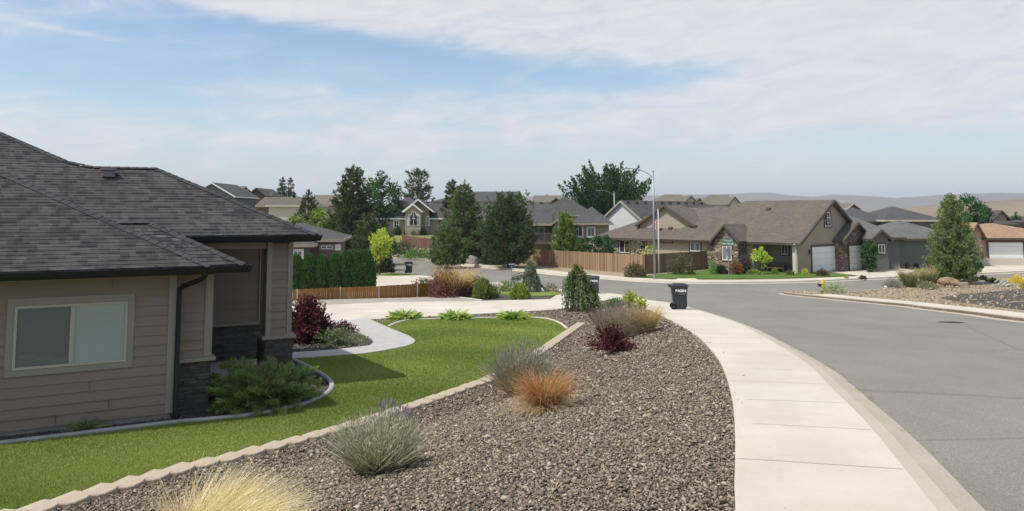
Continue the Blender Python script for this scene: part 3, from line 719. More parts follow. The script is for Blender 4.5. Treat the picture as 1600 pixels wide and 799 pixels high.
# roofs
Pt = .51; e1 = 3.29; eA = 2.8
def main_z(y): return e1 + Pt * (y - 1.9)
def slab(mb, pts, th=.05):
    """roof plane with thickness"""
    top = [Vector(p) for p in pts]; n = len(top)
    nrm = Vector((0, 0, 0))
    for i in range(n): nrm += (top[i] - top[0]).cross(top[(i + 1) % n] - top[0])
    if nrm.z < 0: top = top[::-1]
    i0 = len(mb.v); mb.v += [tuple(p) for p in top] + [(p.x, p.y, p.z - th) for p in top]
    mb.f.append([i0 + k for k in range(n)]); mb.f.append([i0 + n + k for k in range(n)][::-1])
    for k in range(n): mb.f.append([i0 + k, i0 + n + k, i0 + n + (k + 1) % n, i0 + (k + 1) % n])
def courses(mb, pts, row=.135, lip=.009):
    """stepped shingle courses laid over a roof plane, each with a real butt edge"""
    top = [Vector(p) for p in pts]; n = len(top); nrm = Vector((0, 0, 0))
    for i in range(n): nrm += (top[i] - top[0]).cross(top[(i + 1) % n] - top[0])
    if nrm.z < 0: nrm = -nrm
    nrm.normalize(); t = Vector((-nrm.y, nrm.x, 0)).normalized(); b = nrm.cross(t)
    if b.z < 0: b = -b
    P2 = [((p - top[0]).dot(t), (p - top[0]).dot(b)) for p in top]; base = top[0]
    def clip(poly, v, keep_above):
        out = []
        for i in range(len(poly)):
            p, q = poly[i], poly[(i + 1) % len(poly)]; a = (p[1] - v) if keep_above else (v - p[1]); c = (q[1] - v) if keep_above else (v - q[1])
            if a >= 0: out.append(p)
            if (a > 0 and c < 0) or (a < 0 and c > 0):
                k = a / (a - c); out.append((p[0] + (q[0] - p[0]) * k, v))
        return out
    v0 = min(p[1] for p in P2); v1 = max(p[1] for p in P2); v = v0
    while v < v1:
        e_ = min(v + row, v1); s_ = clip(clip(P2, v, True), e_, False)
        if len(s_) > 2:
            q = []
            for x, y in s_: q.append(base + t * x + b * y + nrm * (.004 + lip * (1 - (y - v) / row)))
            mb.face(q)
            lo = [p for p in s_ if abs(p[1] - v) < 1e-5]
            if len(lo) > 1:
                xa, xb = min(p[0] for p in lo), max(p[0] for p in lo); a = base + t * xa + b * v; c = base + t * xb + b * v
                mb.face([a, c, c + nrm * (.004 + lip), a + nrm * (.004 + lip)])
        v = e_ if e_ > v else v1
_slab = slab
def slab(mb, pts, th=.05):
    _slab(mb, pts, th)
    if mb in NEAR: courses(mb, pts)
NEAR = []
rm = MB(); NEAR.append(rm)
slab(rm, [(3.2, 1.9, e1), (.12, 4.98, e1 + Pt * 3.08), (-1.25, 4.96, e1 + Pt * 3.06), (-1.5, 5.0, e1 + Pt * 3.1), (-1.8, 5.22, e1 + Pt * 3.32), (-4.42, 7.9, e1 + Pt * 6), (-6, 7.9, e1 + Pt * 6), (-12, 1.9, e1)])
slab(rm, [(3.2, 1.9, e1), (3.2, 8.06, e1), (.12, 4.98, e1 + Pt * 3.08)])
slab(rm, [(3.2, 8.06, e1), (.12, 4.98, e1 + Pt * 3.08), (-1.5, 4.98, e1 + Pt * 3.08), (1.58, 8.06, e1)])
slab(rm, [(-1.5, 4.98, e1 + Pt * 3.08), (-4.42, 7.9, e1 + Pt * 6), (1.58, 13.9, e1), (1.58, 8.06, e1)])
slab(rm, [(1.58, 13.9, e1), (-4.42, 7.9, e1 + Pt * 6), (-6, 7.9, e1 + Pt * 6), (-12, 13.9, e1)])
slab(rm, [(-12, 13.9, e1), (-6, 7.9, e1 + Pt * 6), (-12, 1.9, e1)])
r1 = rm.build('main_roof', sh_near, NH, recalc=False)
ra = MB(); NEAR.append(ra)
slab(ra, [(.54, -.55, eA), (-7.5, -.55, eA), (-3.48, 3.47, eA + Pt * 4.02)])
slab(ra, [(.54, -.55, eA), (-3.48, 3.47, eA + Pt * 4.02), (-3.48, 4.93, eA + Pt * 4.02), (-.42, 1.87, eA + Pt * .96), (-.42, 5, eA + Pt * .96), (.54, 5, eA)])
slab(ra, [(-7.5, -.55, eA), (-3.48, 3.47, eA + Pt * 4.02), (-3.48, 4.93, eA + Pt * 4.02), (-6.54, 1.87, eA + Pt * .96), (-7.5, 1.87, eA)])
r2 = ra.build('front_roof', sh_near, NH, recalc=False)
rb = MB(); NEAR.append(rb)
slab(rb, [(1.2, -.3, eA), (-.365, 1.265, eA + Pt * 1.565), (-1.0, 1.265, eA + Pt * 1.565), (.565, -.3, eA)])
slab(rb, [(1.2, -.3, eA), (1.2, 2.83, eA), (-.365, 1.265, eA + Pt * 1.565)])
slab(rb, [(1.2, 2.83, eA), (-.365, 1.265, eA + Pt * 1.565), (-1.0, 1.265, eA + Pt * 1.565), (.565, 2.83, eA)])
r3 = rb.build('porch_roof', sh_near, NH, recalc=False)
# hip and ridge caps
def caps(parent, runs, m=None):
    c = MB(); rr = random.Random(5)
    for a, b in runs:
        a = Vector(a); b = Vector(b); L = (b - a).length; d = (b - a).normalized(); side = d.cross(Vector((0, 0, 1))).normalized()
        s = 0
        while s < L:
            e_ = min(s + .20, L); p = a + d * s; q = a + d * e_; up = Vector((0, 0, .020)); up2 = Vector((0, 0, .008)); dr = Vector((0, 0, -.032))
            v0 = [p + side * .13 + dr + up * .8, p + up * 1.5, p - side * .13 + dr + up * .8]; v1 = [q + side * .13 + dr + up2, q + up2 * 2.2, q - side * .13 + dr + up2]
            c.face([v0[0], v1[0], v1[1], v0[1]]); c.face([v0[1], v1[1], v1[2], v0[2]])
            c.face([v0[0], v0[1], v0[2]])
            s += .20
    return c.build('ridge_caps', m or mat('cap shingles', (.1, .1, .1), .9, .2, fn=noisy((.042, .042, .044), (.068, .067, .068), 4, 60, .2, .4, .01)), parent, recalc=False)
caps(r1, [((3.2, 1.9, e1), (.12, 4.98, e1 + Pt * 3.08)), ((.12, 4.98, e1 + Pt * 3.08), (-1.25, 4.96, e1 + Pt * 3.06)), ((-1.8, 5.22, e1 + Pt * 3.32), (-4.42, 7.9, e1 + Pt * 6)), ((-1.25, 4.96, e1 + Pt * 3.06), (-1.8, 5.22, e1 + Pt * 3.32))])
caps(r2, [((.54, -.55, eA), (-3.48, 3.47, eA + Pt * 4.02)), ((-3.48, 3.47, eA + Pt * 4.02), (-3.48, 4.9, eA + Pt * 4.02))])
caps(r3, [((1.2, -.3, eA), (-.365, 1.265, eA + Pt * 1.565)), ((-.365, 1.265, eA + Pt * 1.565), (-.95, 1.265, eA + Pt * 1.565))])
# gutters: open K profile, fascia, soffits
def gutter(mb, A, B, z):
    A = Vector((*A, 0)); B = Vector((*B, 0)); d = (B - A).normalized(); nrm = Vector((d.y, -d.x, 0))
    pr = [(.0, 0.0), (.0, -.12), (.07, -.12), (.10, -.06), (.105, -.005), (.118, .0), (.118, -.012), (.108, -.03)]
    i = len(mb.v)
    for q in (A, B):
        for o_, zz in pr: mb.v.append((q.x + nrm.x * o_, q.y + nrm.y * o_, z + zz))
    k = len(pr)
    for j in range(k - 1): mb.f.append([i + j, i + j + 1, i + k + j + 1, i + k + j])
    for base in (i, i + k): mb.f.append([base + j for j in range(6)])
gm = MB(); gutter(gm, (-7.5, -.57), (.58, -.57), 2.78); gutter(gm, (.6, -.32), (1.24, -.32), 2.775); gutter(gm, (1.22, -.32), (1.22, 2.85), 2.775)
gutter(gm, (-.4, 1.88), (3.24, 1.88), 3.27); gutter(gm, (3.22, 1.88), (3.22, 8.1), 3.27)
gm.build('gutter', gutter_m, NH, recalc=False)
sf = MB(); sf.box(-7.5, -.54, 2.66, .54, -.03, 2.69); sf.box(.56, -.29, 2.655, 1.2, 2.8, 2.685); sf.box(-.4, 1.9, 3.13, 3.2, 8.0, 3.16); sf.box(.03, -.54, 2.66, .54, .28, 2.688)
sf.box(-7.5, -.565, 2.66, .54, -.545, 2.78); sf.box(-.4, 1.885, 3.13, 3.2, 1.9, 3.27); sf.box(3.2, 1.885, 3.13, 3.215, 8.0, 3.27); sf.box(.56, -.315, 2.655, 1.2, -.29, 2.78); sf.box(1.2, -.315, 2.655, 1.215, 2.8, 2.78)
sf.build('soffit', mat('dark fascia', (.035, .032, .03), .6, .3), NH)
bm_ = MB(); bm_.box(2.3, 2.42, 3.115, 2.75, 7.0, 3.13); bm_.box(.75, 2.4, 2.98, 2.22, 2.6, 3.13); bm_.build('porch_beam', trim_m, NH)
dp = MB(); dp.tube([(.42, -.62, 2.7), (.42, -.62, 2.62), (.36, -.5, 2.55), (.12, -.13, 2.42), (.075, -.075, 2.36), (.07, -.07, 2.2), (.07, -.07, .12), (.1, -.16, .03)], .047, 8)
dp.tube([(.42, -.62, 2.7), (.42, -.62, 2.6)], .05, 8); dp.build('downspout', gutter_m, NH, smooth=True)
vt = MB(); vx, vy = -.95, 4.52; vz = main_z(vy)
vt.box(vx - .13, vy - .13, vz - .02, vx + .13, vy + .10, vz + .14); vt.box(vx - .17, vy - .19, vz + .13, vx + .17, vy + .14, vz + .17)
vt.build('roof_vent', mat('vent grey', (.2, .2, .2), .5, .4), r1, bevel=.01)
bj = MB(); rj = random.Random(4)
for k in range(14):
    z = .12 + .178 * k
    x = -rj.uniform(.4, 6.5)
    if WX0 - .2 < x < WX1 + .2 and WZ0 - .3 < z < WZ1 + .2: continue
    bj.box(x - .002, -.024, z + .004, x + .002, -.006, z + .172)
bj.build('butt_joints', darktrim, NH)

# ------------------------------------------------------------------ foliage makers (numpy)
def quads_mesh(name, V, C, parent=None, material=None, loc=None, nv=4):
    """V: (n, nv, 3) polygons, C: (n, nv, 3) colours"""
    if material is None: C = np.clip(C, 0, 1) * 1.48 + .008
    n = len(V); me = bpy.data.meshes.new(name)
    me.vertices.add(n * nv); me.vertices.foreach_set('co', V.astype(np.float32).ravel())
    me.loops.add(n * nv); me.loops.foreach_set('vertex_index', np.arange(n * nv, dtype=np.int32))
    me.polygons.add(n); me.polygons.foreach_set('loop_start', np.arange(0, n * nv, nv, dtype=np.int32)); me.polygons.foreach_set('loop_total', np.full(n, nv, np.int32))
    me.update(); 
    a = me.color_attributes.new('Col', 'FLOAT_COLOR', 'POINT')
    a.data.foreach_set('color', np.concatenate([C.reshape(-1, 3), np.ones((n * nv, 1))], 1).astype(np.float32).ravel())
    me.materials.append(material or leaf_m)
    o = bpy.data.objects.new(name, me); COL.objects.link(o)
    if parent: o.parent = parent
    if loc is not None: o.location = loc
    return o
def unit(v): return v / np.maximum(np.linalg.norm(v, axis=-1, keepdims=True), 1e-9)
def leafset(r, P0, D, L, Wd, c, jit=.25, tip=None):
    """leaf blades: base points, directions, lengths, widths"""
    n = len(P0); D = unit(D); S = unit(np.cross(D, r.normal(size=(n, 3)))); L = np.broadcast_to(L, n)[:, None]; Wd = np.broadcast_to(Wd, n)[:, None]
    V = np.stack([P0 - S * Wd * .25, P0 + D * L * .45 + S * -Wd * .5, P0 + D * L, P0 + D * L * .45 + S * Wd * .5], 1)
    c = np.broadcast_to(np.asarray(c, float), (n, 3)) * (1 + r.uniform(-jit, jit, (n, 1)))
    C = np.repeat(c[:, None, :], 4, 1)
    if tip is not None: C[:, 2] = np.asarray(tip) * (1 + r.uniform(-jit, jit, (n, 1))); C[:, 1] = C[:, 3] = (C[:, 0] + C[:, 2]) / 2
    return V, C
def pick(r, n, cols, w=None):
    cols = np.array(cols, float); return cols[r.choice(len(cols), n, p=w)]
def blades(r, n, base_r, L, spread, droop, w, cols, tips=None, lift=0.0, wtip=.25, center=(0, 0, 0), segs=3, jit=.2, lean=(0, 0)):
    """arching grass blades from a clump"""
    a = r.uniform(0, 2 * math.pi, n); q = np.sqrt(r.uniform(0, 1, n)); 
    b = np.stack([np.cos(a) * q * base_r, np.sin(a) * q * base_r, np.zeros(n) + lift], 1) + np.array(center)
    tilt = spread * (q * .8 + .2 * r.uniform(0, 1, n)) * r.uniform(.6, 1.2, n); a2 = a + r.normal(0, .8, n); tilt = tilt + np.abs(r.normal(0, .09, n))
    d = np.stack([np.cos(a2) * np.sin(tilt) + lean[0], np.sin(a2) * np.sin(tilt) + lean[1], np.cos(tilt)], 1); d = unit(d)
    Ls = L * (r.uniform(.35, 1.12, n) ** .8)[:, None]; hor = unit(d * np.array([1, 1, 0]) + 1e-6)
    dr = droop * r.uniform(.5, 1.5, n)[:, None]
    c0 = pick(r, n, cols) * (1 + r.uniform(-jit, jit, (n, 1))); c1 = c0 if tips is None else pick(r, n, tips) * (1 + r.uniform(-jit, jit, (n, 1)))
    S = unit(np.cross(d, r.normal(size=(n, 3)) * [1, 1, .2]))
    Vs, Cs = [], []
    def pt(t): return b + d * Ls * t + hor * Ls * dr * t * t * .5 - np.array([0, 0, 1]) * Ls * dr * t ** 2.2 * .55
    for k in range(segs):
        t0, t1 = k / segs, (k + 1) / segs; w0 = w * (1 - (1 - wtip) * t0); w1 = w * (1 - (1 - wtip) * t1)
        p, q_ = pt(t0), pt(t1)
        Vs.append(np.stack([p - S * w0 / 2, p + S * w0 / 2, q_ + S * w1 / 2, q_ - S * w1 / 2], 1))
        ca, cb_ = c0 * (1 - t0) + c1 * t0, c0 * (1 - t1) + c1 * t1
        Cs.append(np.stack([ca, ca, cb_, cb_], 1))
    return np.concatenate(Vs), np.concatenate(Cs)
def cat_(*vc): return np.concatenate([v for v, c in vc]), np.concatenate([c for v, c in vc])

def tube_np(mb, pts, r0, r1, n=5):
    k = len(pts); mb.tube(pts, [r0 + (r1 - r0) * i / (k - 1) for i in range(k)], n)

def conifer(H, Rr, seed, cols, tipc, layers=22, per=9, shape=.85, upturn=.35, tuft=.34, base=.06, dens=26, irregular=.25, gap=.15):
    r = np.random.default_rng(seed); mb = MB(); top = (r.normal() * .1, r.normal() * .1, H)
    tube_np(mb, [(0, 0, -.3), (0, 0, H * .4), (top[0] * .5, top[1] * .5, H * .75), top], H * .022, .015, 7)
    VC = []
    for l in range(layers):
        t = (l + r.uniform(-.3, .3)) / layers; z0 = H * (base + (1 - base) * t) * .985; rad = Rr * (1 - max(t, 0)) ** shape * (1 if t > .12 else .75 + 2 * max(t, 0))
        nb = max(3, int(per * (1 - t * .55)))
        a0 = r.uniform(0, 6.28)
        for b in range(nb):
            if r.uniform() < gap * .5: continue
            a = a0 + 6.283 * b / nb + r.normal(0, .25); L = rad * r.uniform(1 - irregular, 1 + irregular * .7) + .12
            m = max(3, int(dens * L / max(Rr, .5))); s = np.sqrt(r.uniform(.04, 1, m)); up = upturn * (.5 + t)
            dirx, diry = math.cos(a), math.sin(a)
            zz = z0 + L * (s * (up * .4 - .15) + s ** 2.2 * up * .8)
            lat = r.normal(0, .13, m) * L * (1.2 - s * .6)
            P0 = np.stack([dirx * L * s - diry * lat, diry * L * s + dirx * lat, zz + r.normal(0, .05, m) * L], 1)
            K = 5; P1 = np.repeat(P0, K, 0) + r.normal(0, tuft * .18, (m * K, 3)); 
            D = np.stack([np.full(m * K, dirx), np.full(m * K, diry), np.full(m * K, .35 + up)], 1) + r.normal(0, .75, (m * K, 3))
            c = pick(r, m * K, cols); isT = r.uniform(size=m * K) < .3; 
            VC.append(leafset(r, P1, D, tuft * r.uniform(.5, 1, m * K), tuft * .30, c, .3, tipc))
            if L > .4: tube_np(mb, [(0, 0, z0), (dirx * L * .5, diry * L * .5, z0 + L * (.5 * (up * .4 - .15) + .22 * up * .8)), (dirx * L * .92, diry * L * .92, z0 + L * (.92 * (up * .4 - .15) + .8 * up * .8))], H * .005, .008, 3)
    # leader candles
    m = 40; s = r.uniform(0, 1, m); P0 = np.stack([r.normal(0, .05, m) + top[0], r.normal(0, .05, m) + top[1], H * (.92 + .1 * s)], 1)
    VC.append(leafset(r, P0, r.normal(0, .5, (m, 3)) + [0, 0, 1], tuft * .8, tuft * .28, pick(r, m, cols), .3, tipc))
    V, C = cat_(*VC); return mb, V, C
def broadleaf(H, Rx, seed, cols, trunk=.3, clumps=60, per=70, leaf=.22, Rz=None, spiky=0., tr=.03, hollow=.45, zoff=0):
    r = np.random.default_rng(seed); Rz = Rz or H * (1 - trunk) / 2; cz = H - Rz + zoff; mb = MB()
    tube_np(mb, [(0, 0, -.3), (r.normal() * .05, r.normal() * .05, H * trunk), (0, 0, H * .7)], H * tr, H * .008, 7)
    VC = []
    for i in range(clumps):
        u = unit(r.normal(size=3)); q = r.uniform(hollow, 1) ** .6; c = np.array([u[0] * Rx * q, u[1] * Rx * q, cz + u[2] * Rz * q])
        if u[2] < -.3: c[:2] *= .75
        cr = Rx * r.uniform(.14, .30); m = int(per * r.uniform(.6, 1.3))
        pv = r.normal(size=(m, 3)); pv = unit(pv) * (r.uniform(0, 1, (m, 1)) ** .4) * cr * np.array([1, 1, .8 + spiky])
        D = unit(pv) * .8 + r.normal(0, .6, (m, 3)) + [0, 0, .15 + spiky * .5]
        VC.append(leafset(r, c + pv, D, leaf * r.uniform(.6, 1.2, m), leaf * .55, pick(r, m, cols), .28))
        if i % 3 == 0: tube_np(mb, [(0, 0, H * trunk * r.uniform(.7, 1.3)), tuple(np.array([c[0] * .5, c[1] * .5, (H * trunk + c[2]) / 2])), tuple(c)], H * tr * .35, .01, 4)
    V, C = cat_(*VC); return mb, V, C
def fan_tree(H, Rx, seed, cols, spikes=26, leaf=.3):
    """upright spreading crown of many leafy plumes"""
    r = np.random.default_rng(seed); mb = MB(); tube_np(mb, [(0, 0, -.3), (0, 0, H * .25)], H * .035, H * .02, 7); VC = []
    for i in range(spikes):
        a = r.uniform(0, 6.28); q = r.uniform(0, 1) ** .55; tilt = q * .88; L = H * (.84 - .16 * q) * r.uniform(.85, 1.08)
        d = np.array([math.cos(a) * math.sin(tilt), math.sin(a) * math.sin(tilt), math.cos(tilt)]) * [Rx / (H * .52), Rx / (H * .52), 1]
        base = np.array([0, 0, H * .16]); m = 330; s = r.uniform(.12, 1, m); wd = H * .075 * np.sin(np.clip(s, 0, 1) * math.pi * .93 + .12) + .08
        Pp = base + d * L * s[:, None] + np.stack([np.zeros(m), np.zeros(m), .12 * L * s ** 2 * q], 1) + unit(r.normal(size=(m, 3))) * wd[:, None] * r.uniform(.3, 1, (m, 1))
        VC.append(leafset(r, Pp, d + r.normal(0, .55, (m, 3)) + [0, 0, .3], leaf * r.uniform(.6, 1.1, m), leaf * .5, pick(r, m, cols), .3))
        tube_np(mb, [tuple(base), tuple(base + d * L * .5), tuple(base + d * L * .9)], H * .010, .02, 4)
    V, C = cat_(*VC); return mb, V, C
def tree(name, px, py, D, gen, label, cat='tree', group=None, z=None):
    p = P(px, py, D); zz = Tz(p.x, D) if z is None else z
    t = empty(name, (p.x, D, zz), random.uniform(0, 6), label, cat, group)
    mb, V, C = gen; mb.build('trunk', bark, t, recalc=False); quads_mesh('crown', V, C, t); return t
def Hpx(top, D, px=800):
    """height of a thing whose top shows at image row top, standing at depth D"""
    p = P(px, top, D); return p.z - Tz(X_at(px, D, top), D)
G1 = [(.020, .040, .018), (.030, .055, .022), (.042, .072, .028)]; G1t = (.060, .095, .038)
G2 = [(.035, .060, .022), (.05, .085, .03), (.075, .115, .04)]; G2t = (.10, .14, .055)
G3 = [(.022, .052, .020), (.035, .075, .025), (.055, .11, .035)]
GY = [(.38, .40, .05), (.28, .35, .05), (.46, .44, .06), (.18, .28, .045)]
def con(px, top, D, wpx, seed, cols=G1, tip=G1t, **k):
    return conifer(Hpx(top, D, px), wpx / 2 * D / F, seed, cols, tip, **k)
def brd(px, top, D, wpx, seed, cols=G3, **k):
    return broadleaf(Hpx(top, D, px), wpx / 2 * D / F, seed, cols, **k)
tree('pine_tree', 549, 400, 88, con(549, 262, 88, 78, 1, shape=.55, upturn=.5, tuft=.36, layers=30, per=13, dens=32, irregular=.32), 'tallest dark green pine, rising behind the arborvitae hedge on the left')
tree('broadleaf_tree', 596, 340, 128, brd(596, 275, 128, 62, 2, clumps=90, per=60, leaf=.5, trunk=.1, Rz=4.8, spiky=.5), 'mid green upright tree just right of the tallest pine')
tree('pine_tree', 575, 400, 80, con(584, 338, 80, 56, 31, shape=.5, upturn=.5, tuft=.36, layers=13), 'low dark pine at the left side of the arched window house')
tree('conifer_tree', 652, 330, 165, con(652, 267, 165, 50, 3, shape=.42, upturn=.6, tuft=.75, layers=16, per=8, dens=16), 'blue green conifer rising behind the roof of the arched window house')
tree('conifer_tree', 441, 310, 190, con(441, 280, 190, 16, 4, shape=.5, tuft=.7, layers=14, per=6, dens=12), 'narrow left one of the two far conifers on the skyline above the cream house')
tree('conifer_tree', 454, 310, 190, con(454, 281, 190, 17, 5, shape=.5, tuft=.7, layers=14, per=6, dens=12), 'narrow right one of the two far conifers on the skyline above the cream house')
tree('dark_tree', 481, 350, 108, con(481, 300, 108, 58, 6, cols=[(.03, .04, .02), (.045, .055, .03)], tip=(.07, .07, .045), shape=.8, upturn=.6, tuft=.45, layers=15), 'dark brownish tree with a thin pointed top, left of the tallest pine')
tree('broadleaf_tree', 505, 360, 95, brd(505, 326, 95, 50, 7, cols=[(.13, .19, .04), (.20, .25, .05), (.09, .15, .03)], clumps=60, leaf=.35, trunk=.1), 'yellow green leafy tree behind the roof of the brown neighbour house')
tree('broadleaf_tree', 465, 360, 92, brd(465, 337, 92, 60, 71, cols=[(.13, .19, .05), (.20, .24, .08), (.09, .15, .04)], clumps=50, leaf=.33, trunk=.1), 'pale yellow green low tree in front of the cream house')
tree('spruce_tree', 724, 412, 92, con(724, 285, 92, 92, 8, cols=G2, tip=G2t, shape=.72, upturn=.3, tuft=.36, layers=30, per=12, dens=32, irregular=.32), 'tall olive green spruce beside the street bend, left of the big round pine')
tree('conifer_tree', 706, 320, 130, con(706, 283, 130, 36, 9, cols=G1, shape=.55, tuft=.5, layers=18), 'slim grey green conifer partly hidden behind the olive green spruce')
tree('conifer_tree', 700, 414, 84, con(700, 345, 84, 60, 10, cols=[(.05, .085, .03), (.07, .12, .04), (.04, .07, .03)], tip=(.12, .17, .06), shape=.6, upturn=.4, tuft=.32, layers=16), 'short bright green conifer standing by the kerb in front of the olive spruce')
tree('pine_tree', 794, 414, 83, con(794, 311, 83, 92, 12, cols=G1, shape=.48, upturn=.8, tuft=.36, layers=22, per=13, dens=32), 'round bushy dark pine at the left end of the tall cedar fence')
tree('broadleaf_tree', 594, 428, 72, brd(594, 360, 72, 40, 13, cols=GY, clumps=50, per=60, leaf=.20, trunk=.26, spiky=.8, tr=.022, hollow=.25), 'small golden yellow tree with a pale trunk on the neighbour grass strip')
tree('broadleaf_tree', 884, 420, 88, con(884, 335, 88, 42, 14, cols=[(.06, .11, .03), (.09, .15, .04), (.13, .19, .05)], tip=(.15, .21, .06), shape=.6, upturn=.9, tuft=.34, layers=18, per=10, dens=26), 'bright green conical tree behind the tall cedar fence by the balcony')
tree('poplar_tree', 948, 345, 125, fan_tree(Hpx(254, 125, 948), 7.2, 15, [(.016, .042, .015), (.026, .066, .021), (.038, .095, .028)], spikes=84, leaf=.42), 'large dark green tree with upright fanned plumes on the skyline')
tree('broadleaf_tree', 820, 330, 180, brd(820, 297, 180, 26, 16, clumps=24, per=40, leaf=.6, trunk=.1, cols=[(.06, .10, .04), (.09, .14, .05)]), 'small round green tree on the skyline left of the big fanned tree')
tree('broadleaf_tree', 855, 330, 200, brd(855, 303, 200, 14, 17, clumps=12, per=40, leaf=.6, trunk=.1, cols=[(.10, .13, .05), (.14, .17, .06)]), 'tiny yellow green tree top on the skyline between far roofs')
tree('broadleaf_tree', 908, 400, 92, brd(908, 372, 92, 38, 18, clumps=30, leaf=.26, trunk=.05), 'leafy green tree top showing just above the cedar fence')
tree('broadleaf_tree', 943, 410, 88, brd(943, 369, 88, 42, 19, clumps=50, leaf=.26, trunk=.05), 'green bushy tree under the covered patio of the tan corner house')
tree('ornamental_tree', 992, 410, 79, brd(992, 376, 79, 34, 20, clumps=16, per=26, leaf=.22, trunk=.3, cols=[(.10, .08, .05), (.12, .11, .05)], tr=.015), 'sparse brownish small tree above the fence near the sliding door')
tree('ornamental_tree', 1014, 410, 77, brd(1014, 383, 77, 24, 21, clumps=16, per=30, leaf=.2, trunk=.2, cols=GY, tr=.012), 'thin yellow green sapling behind the fence beside the flagpole')
tree('broadleaf_tree', 1005, 345, 100, brd(1009, 334, 100, 14, 22, clumps=12, per=30, leaf=.3, trunk=.2, cols=GY), 'yellow green tree top against the pale gable roof')
tree('pine_tree', 1491, 437, 62, con(1491, 305, 62, 78, 23, cols=[(.055, .095, .035), (.08, .13, .045), (.11, .165, .06)], tip=(.16, .21, .085), shape=.72, upturn=.6, tuft=.22, layers=32, per=14, dens=34, irregular=.28, base=.03), 'full green pine with upright candles on the corner lot at the right')
tree('broadleaf_tree', 1518, 360, 112, brd(1518, 303, 112, 52, 24, clumps=70, per=60, leaf=.38, trunk=.15), 'dense green tree behind the roofs, right of the corner lot pine')
tree('conifer_tree', 1588, 350, 120, con(1588, 334, 120, 22, 25, shape=.7, tuft=.4, layers=9), 'small far conifer at the right edge in front of the tan hills')
tree('broadleaf_tree', 1386, 345, 100, brd(1386, 338, 100, 16, 26, clumps=14, per=30, leaf=.3, trunk=.2), 'small green tree top between the pale grey roofs')
tree('climbing_shrub', 1359, 417, 76, brd(1356, 372, 76, 24, 27, clumps=60, per=50, leaf=.22, trunk=.04, spiky=.4, Rz=1.5, zoff=-.3), 'tall dark green shrub between the stone garage and the grey house')
tree('ornamental_tree', 1190, 419, 73, brd(1190, 385, 73, 28, 28, clumps=26, per=30, leaf=.22, trunk=.25, cols=GY, tr=.015), 'loose yellow green small tree in front of the shaded porch')
for i, (px, wd) in enumerate(((1034, 5), (1050, 8), (1073, 9), (1092, 7))):
    tree('far_tree', px, 330, 200, brd(px, 309 + (i % 2) * 3, 200, wd * 2, 40 + i, clumps=10, per=30, leaf=.6, trunk=.1, cols=[(.10, .13, .05), (.14, .16, .07)]),
         ['tiny pale bush top left of the far tan roofs', 'pale green tree top touching the left far tan roof', 'pale green tree top before the wall of the left far tan house', 'pale green tree top at the right end of the left far tan house'][i])
# arborvitae hedge, each a plant of its own
def arborvitae(H, Rr, seed):
    r = np.random.default_rng(seed); mb = MB(); tube_np(mb, [(0, 0, -.2), (0, 0, H * .9)], .05, .01, 5)
    n = 6500; t = r.uniform(0, 1, n) ** .8; a = r.uniform(0, 6.28, n); rad = Rr * np.clip(1.10 - t ** 3.2, .10, 1) * (1 + .12 * np.sin(a * 5 + t * 9) + r.normal(0, .06, n)) * r.uniform(.72, 1, n) ** .5
    P0 = np.stack([np.cos(a) * rad, np.sin(a) * rad, t * H * .95], 1)
    D = np.stack([np.cos(a) * .35, np.sin(a) * .35, np.ones(n)], 1) + r.normal(0, .25, (n, 3))
    V, C = leafset(r, P0, D, r.uniform(.12, .28, n), .09, pick(r, n, [(.020, .050, .014), (.032, .072, .020), (.045, .095, .025)]), .25, (.055, .11, .03)); return mb, V, C
lab = ['leftmost arborvitae of the hedge, half hidden by the porch column', 'second arborvitae from the left in the hedge', 'third arborvitae from the left in the hedge', 'fourth arborvitae from the left, in the middle of the hedge', 'third arborvitae from the right in the hedge', 'second arborvitae from the right in the hedge', 'rightmost arborvitae of the hedge beside the neighbour driveway']
for i, (px, top) in enumerate(((462, 399), (482, 398), (503, 400), (524, 396), (541, 392), (558, 394), (572, 391))):
    D = 54 + i * .1; tree('arborvitae', px, 450, D, arborvitae(Hpx(top, D, px), 12.5 * D / F, 60 + i), lab[i], 'hedge plant', 'arborvitae hedge beyond the low fence')

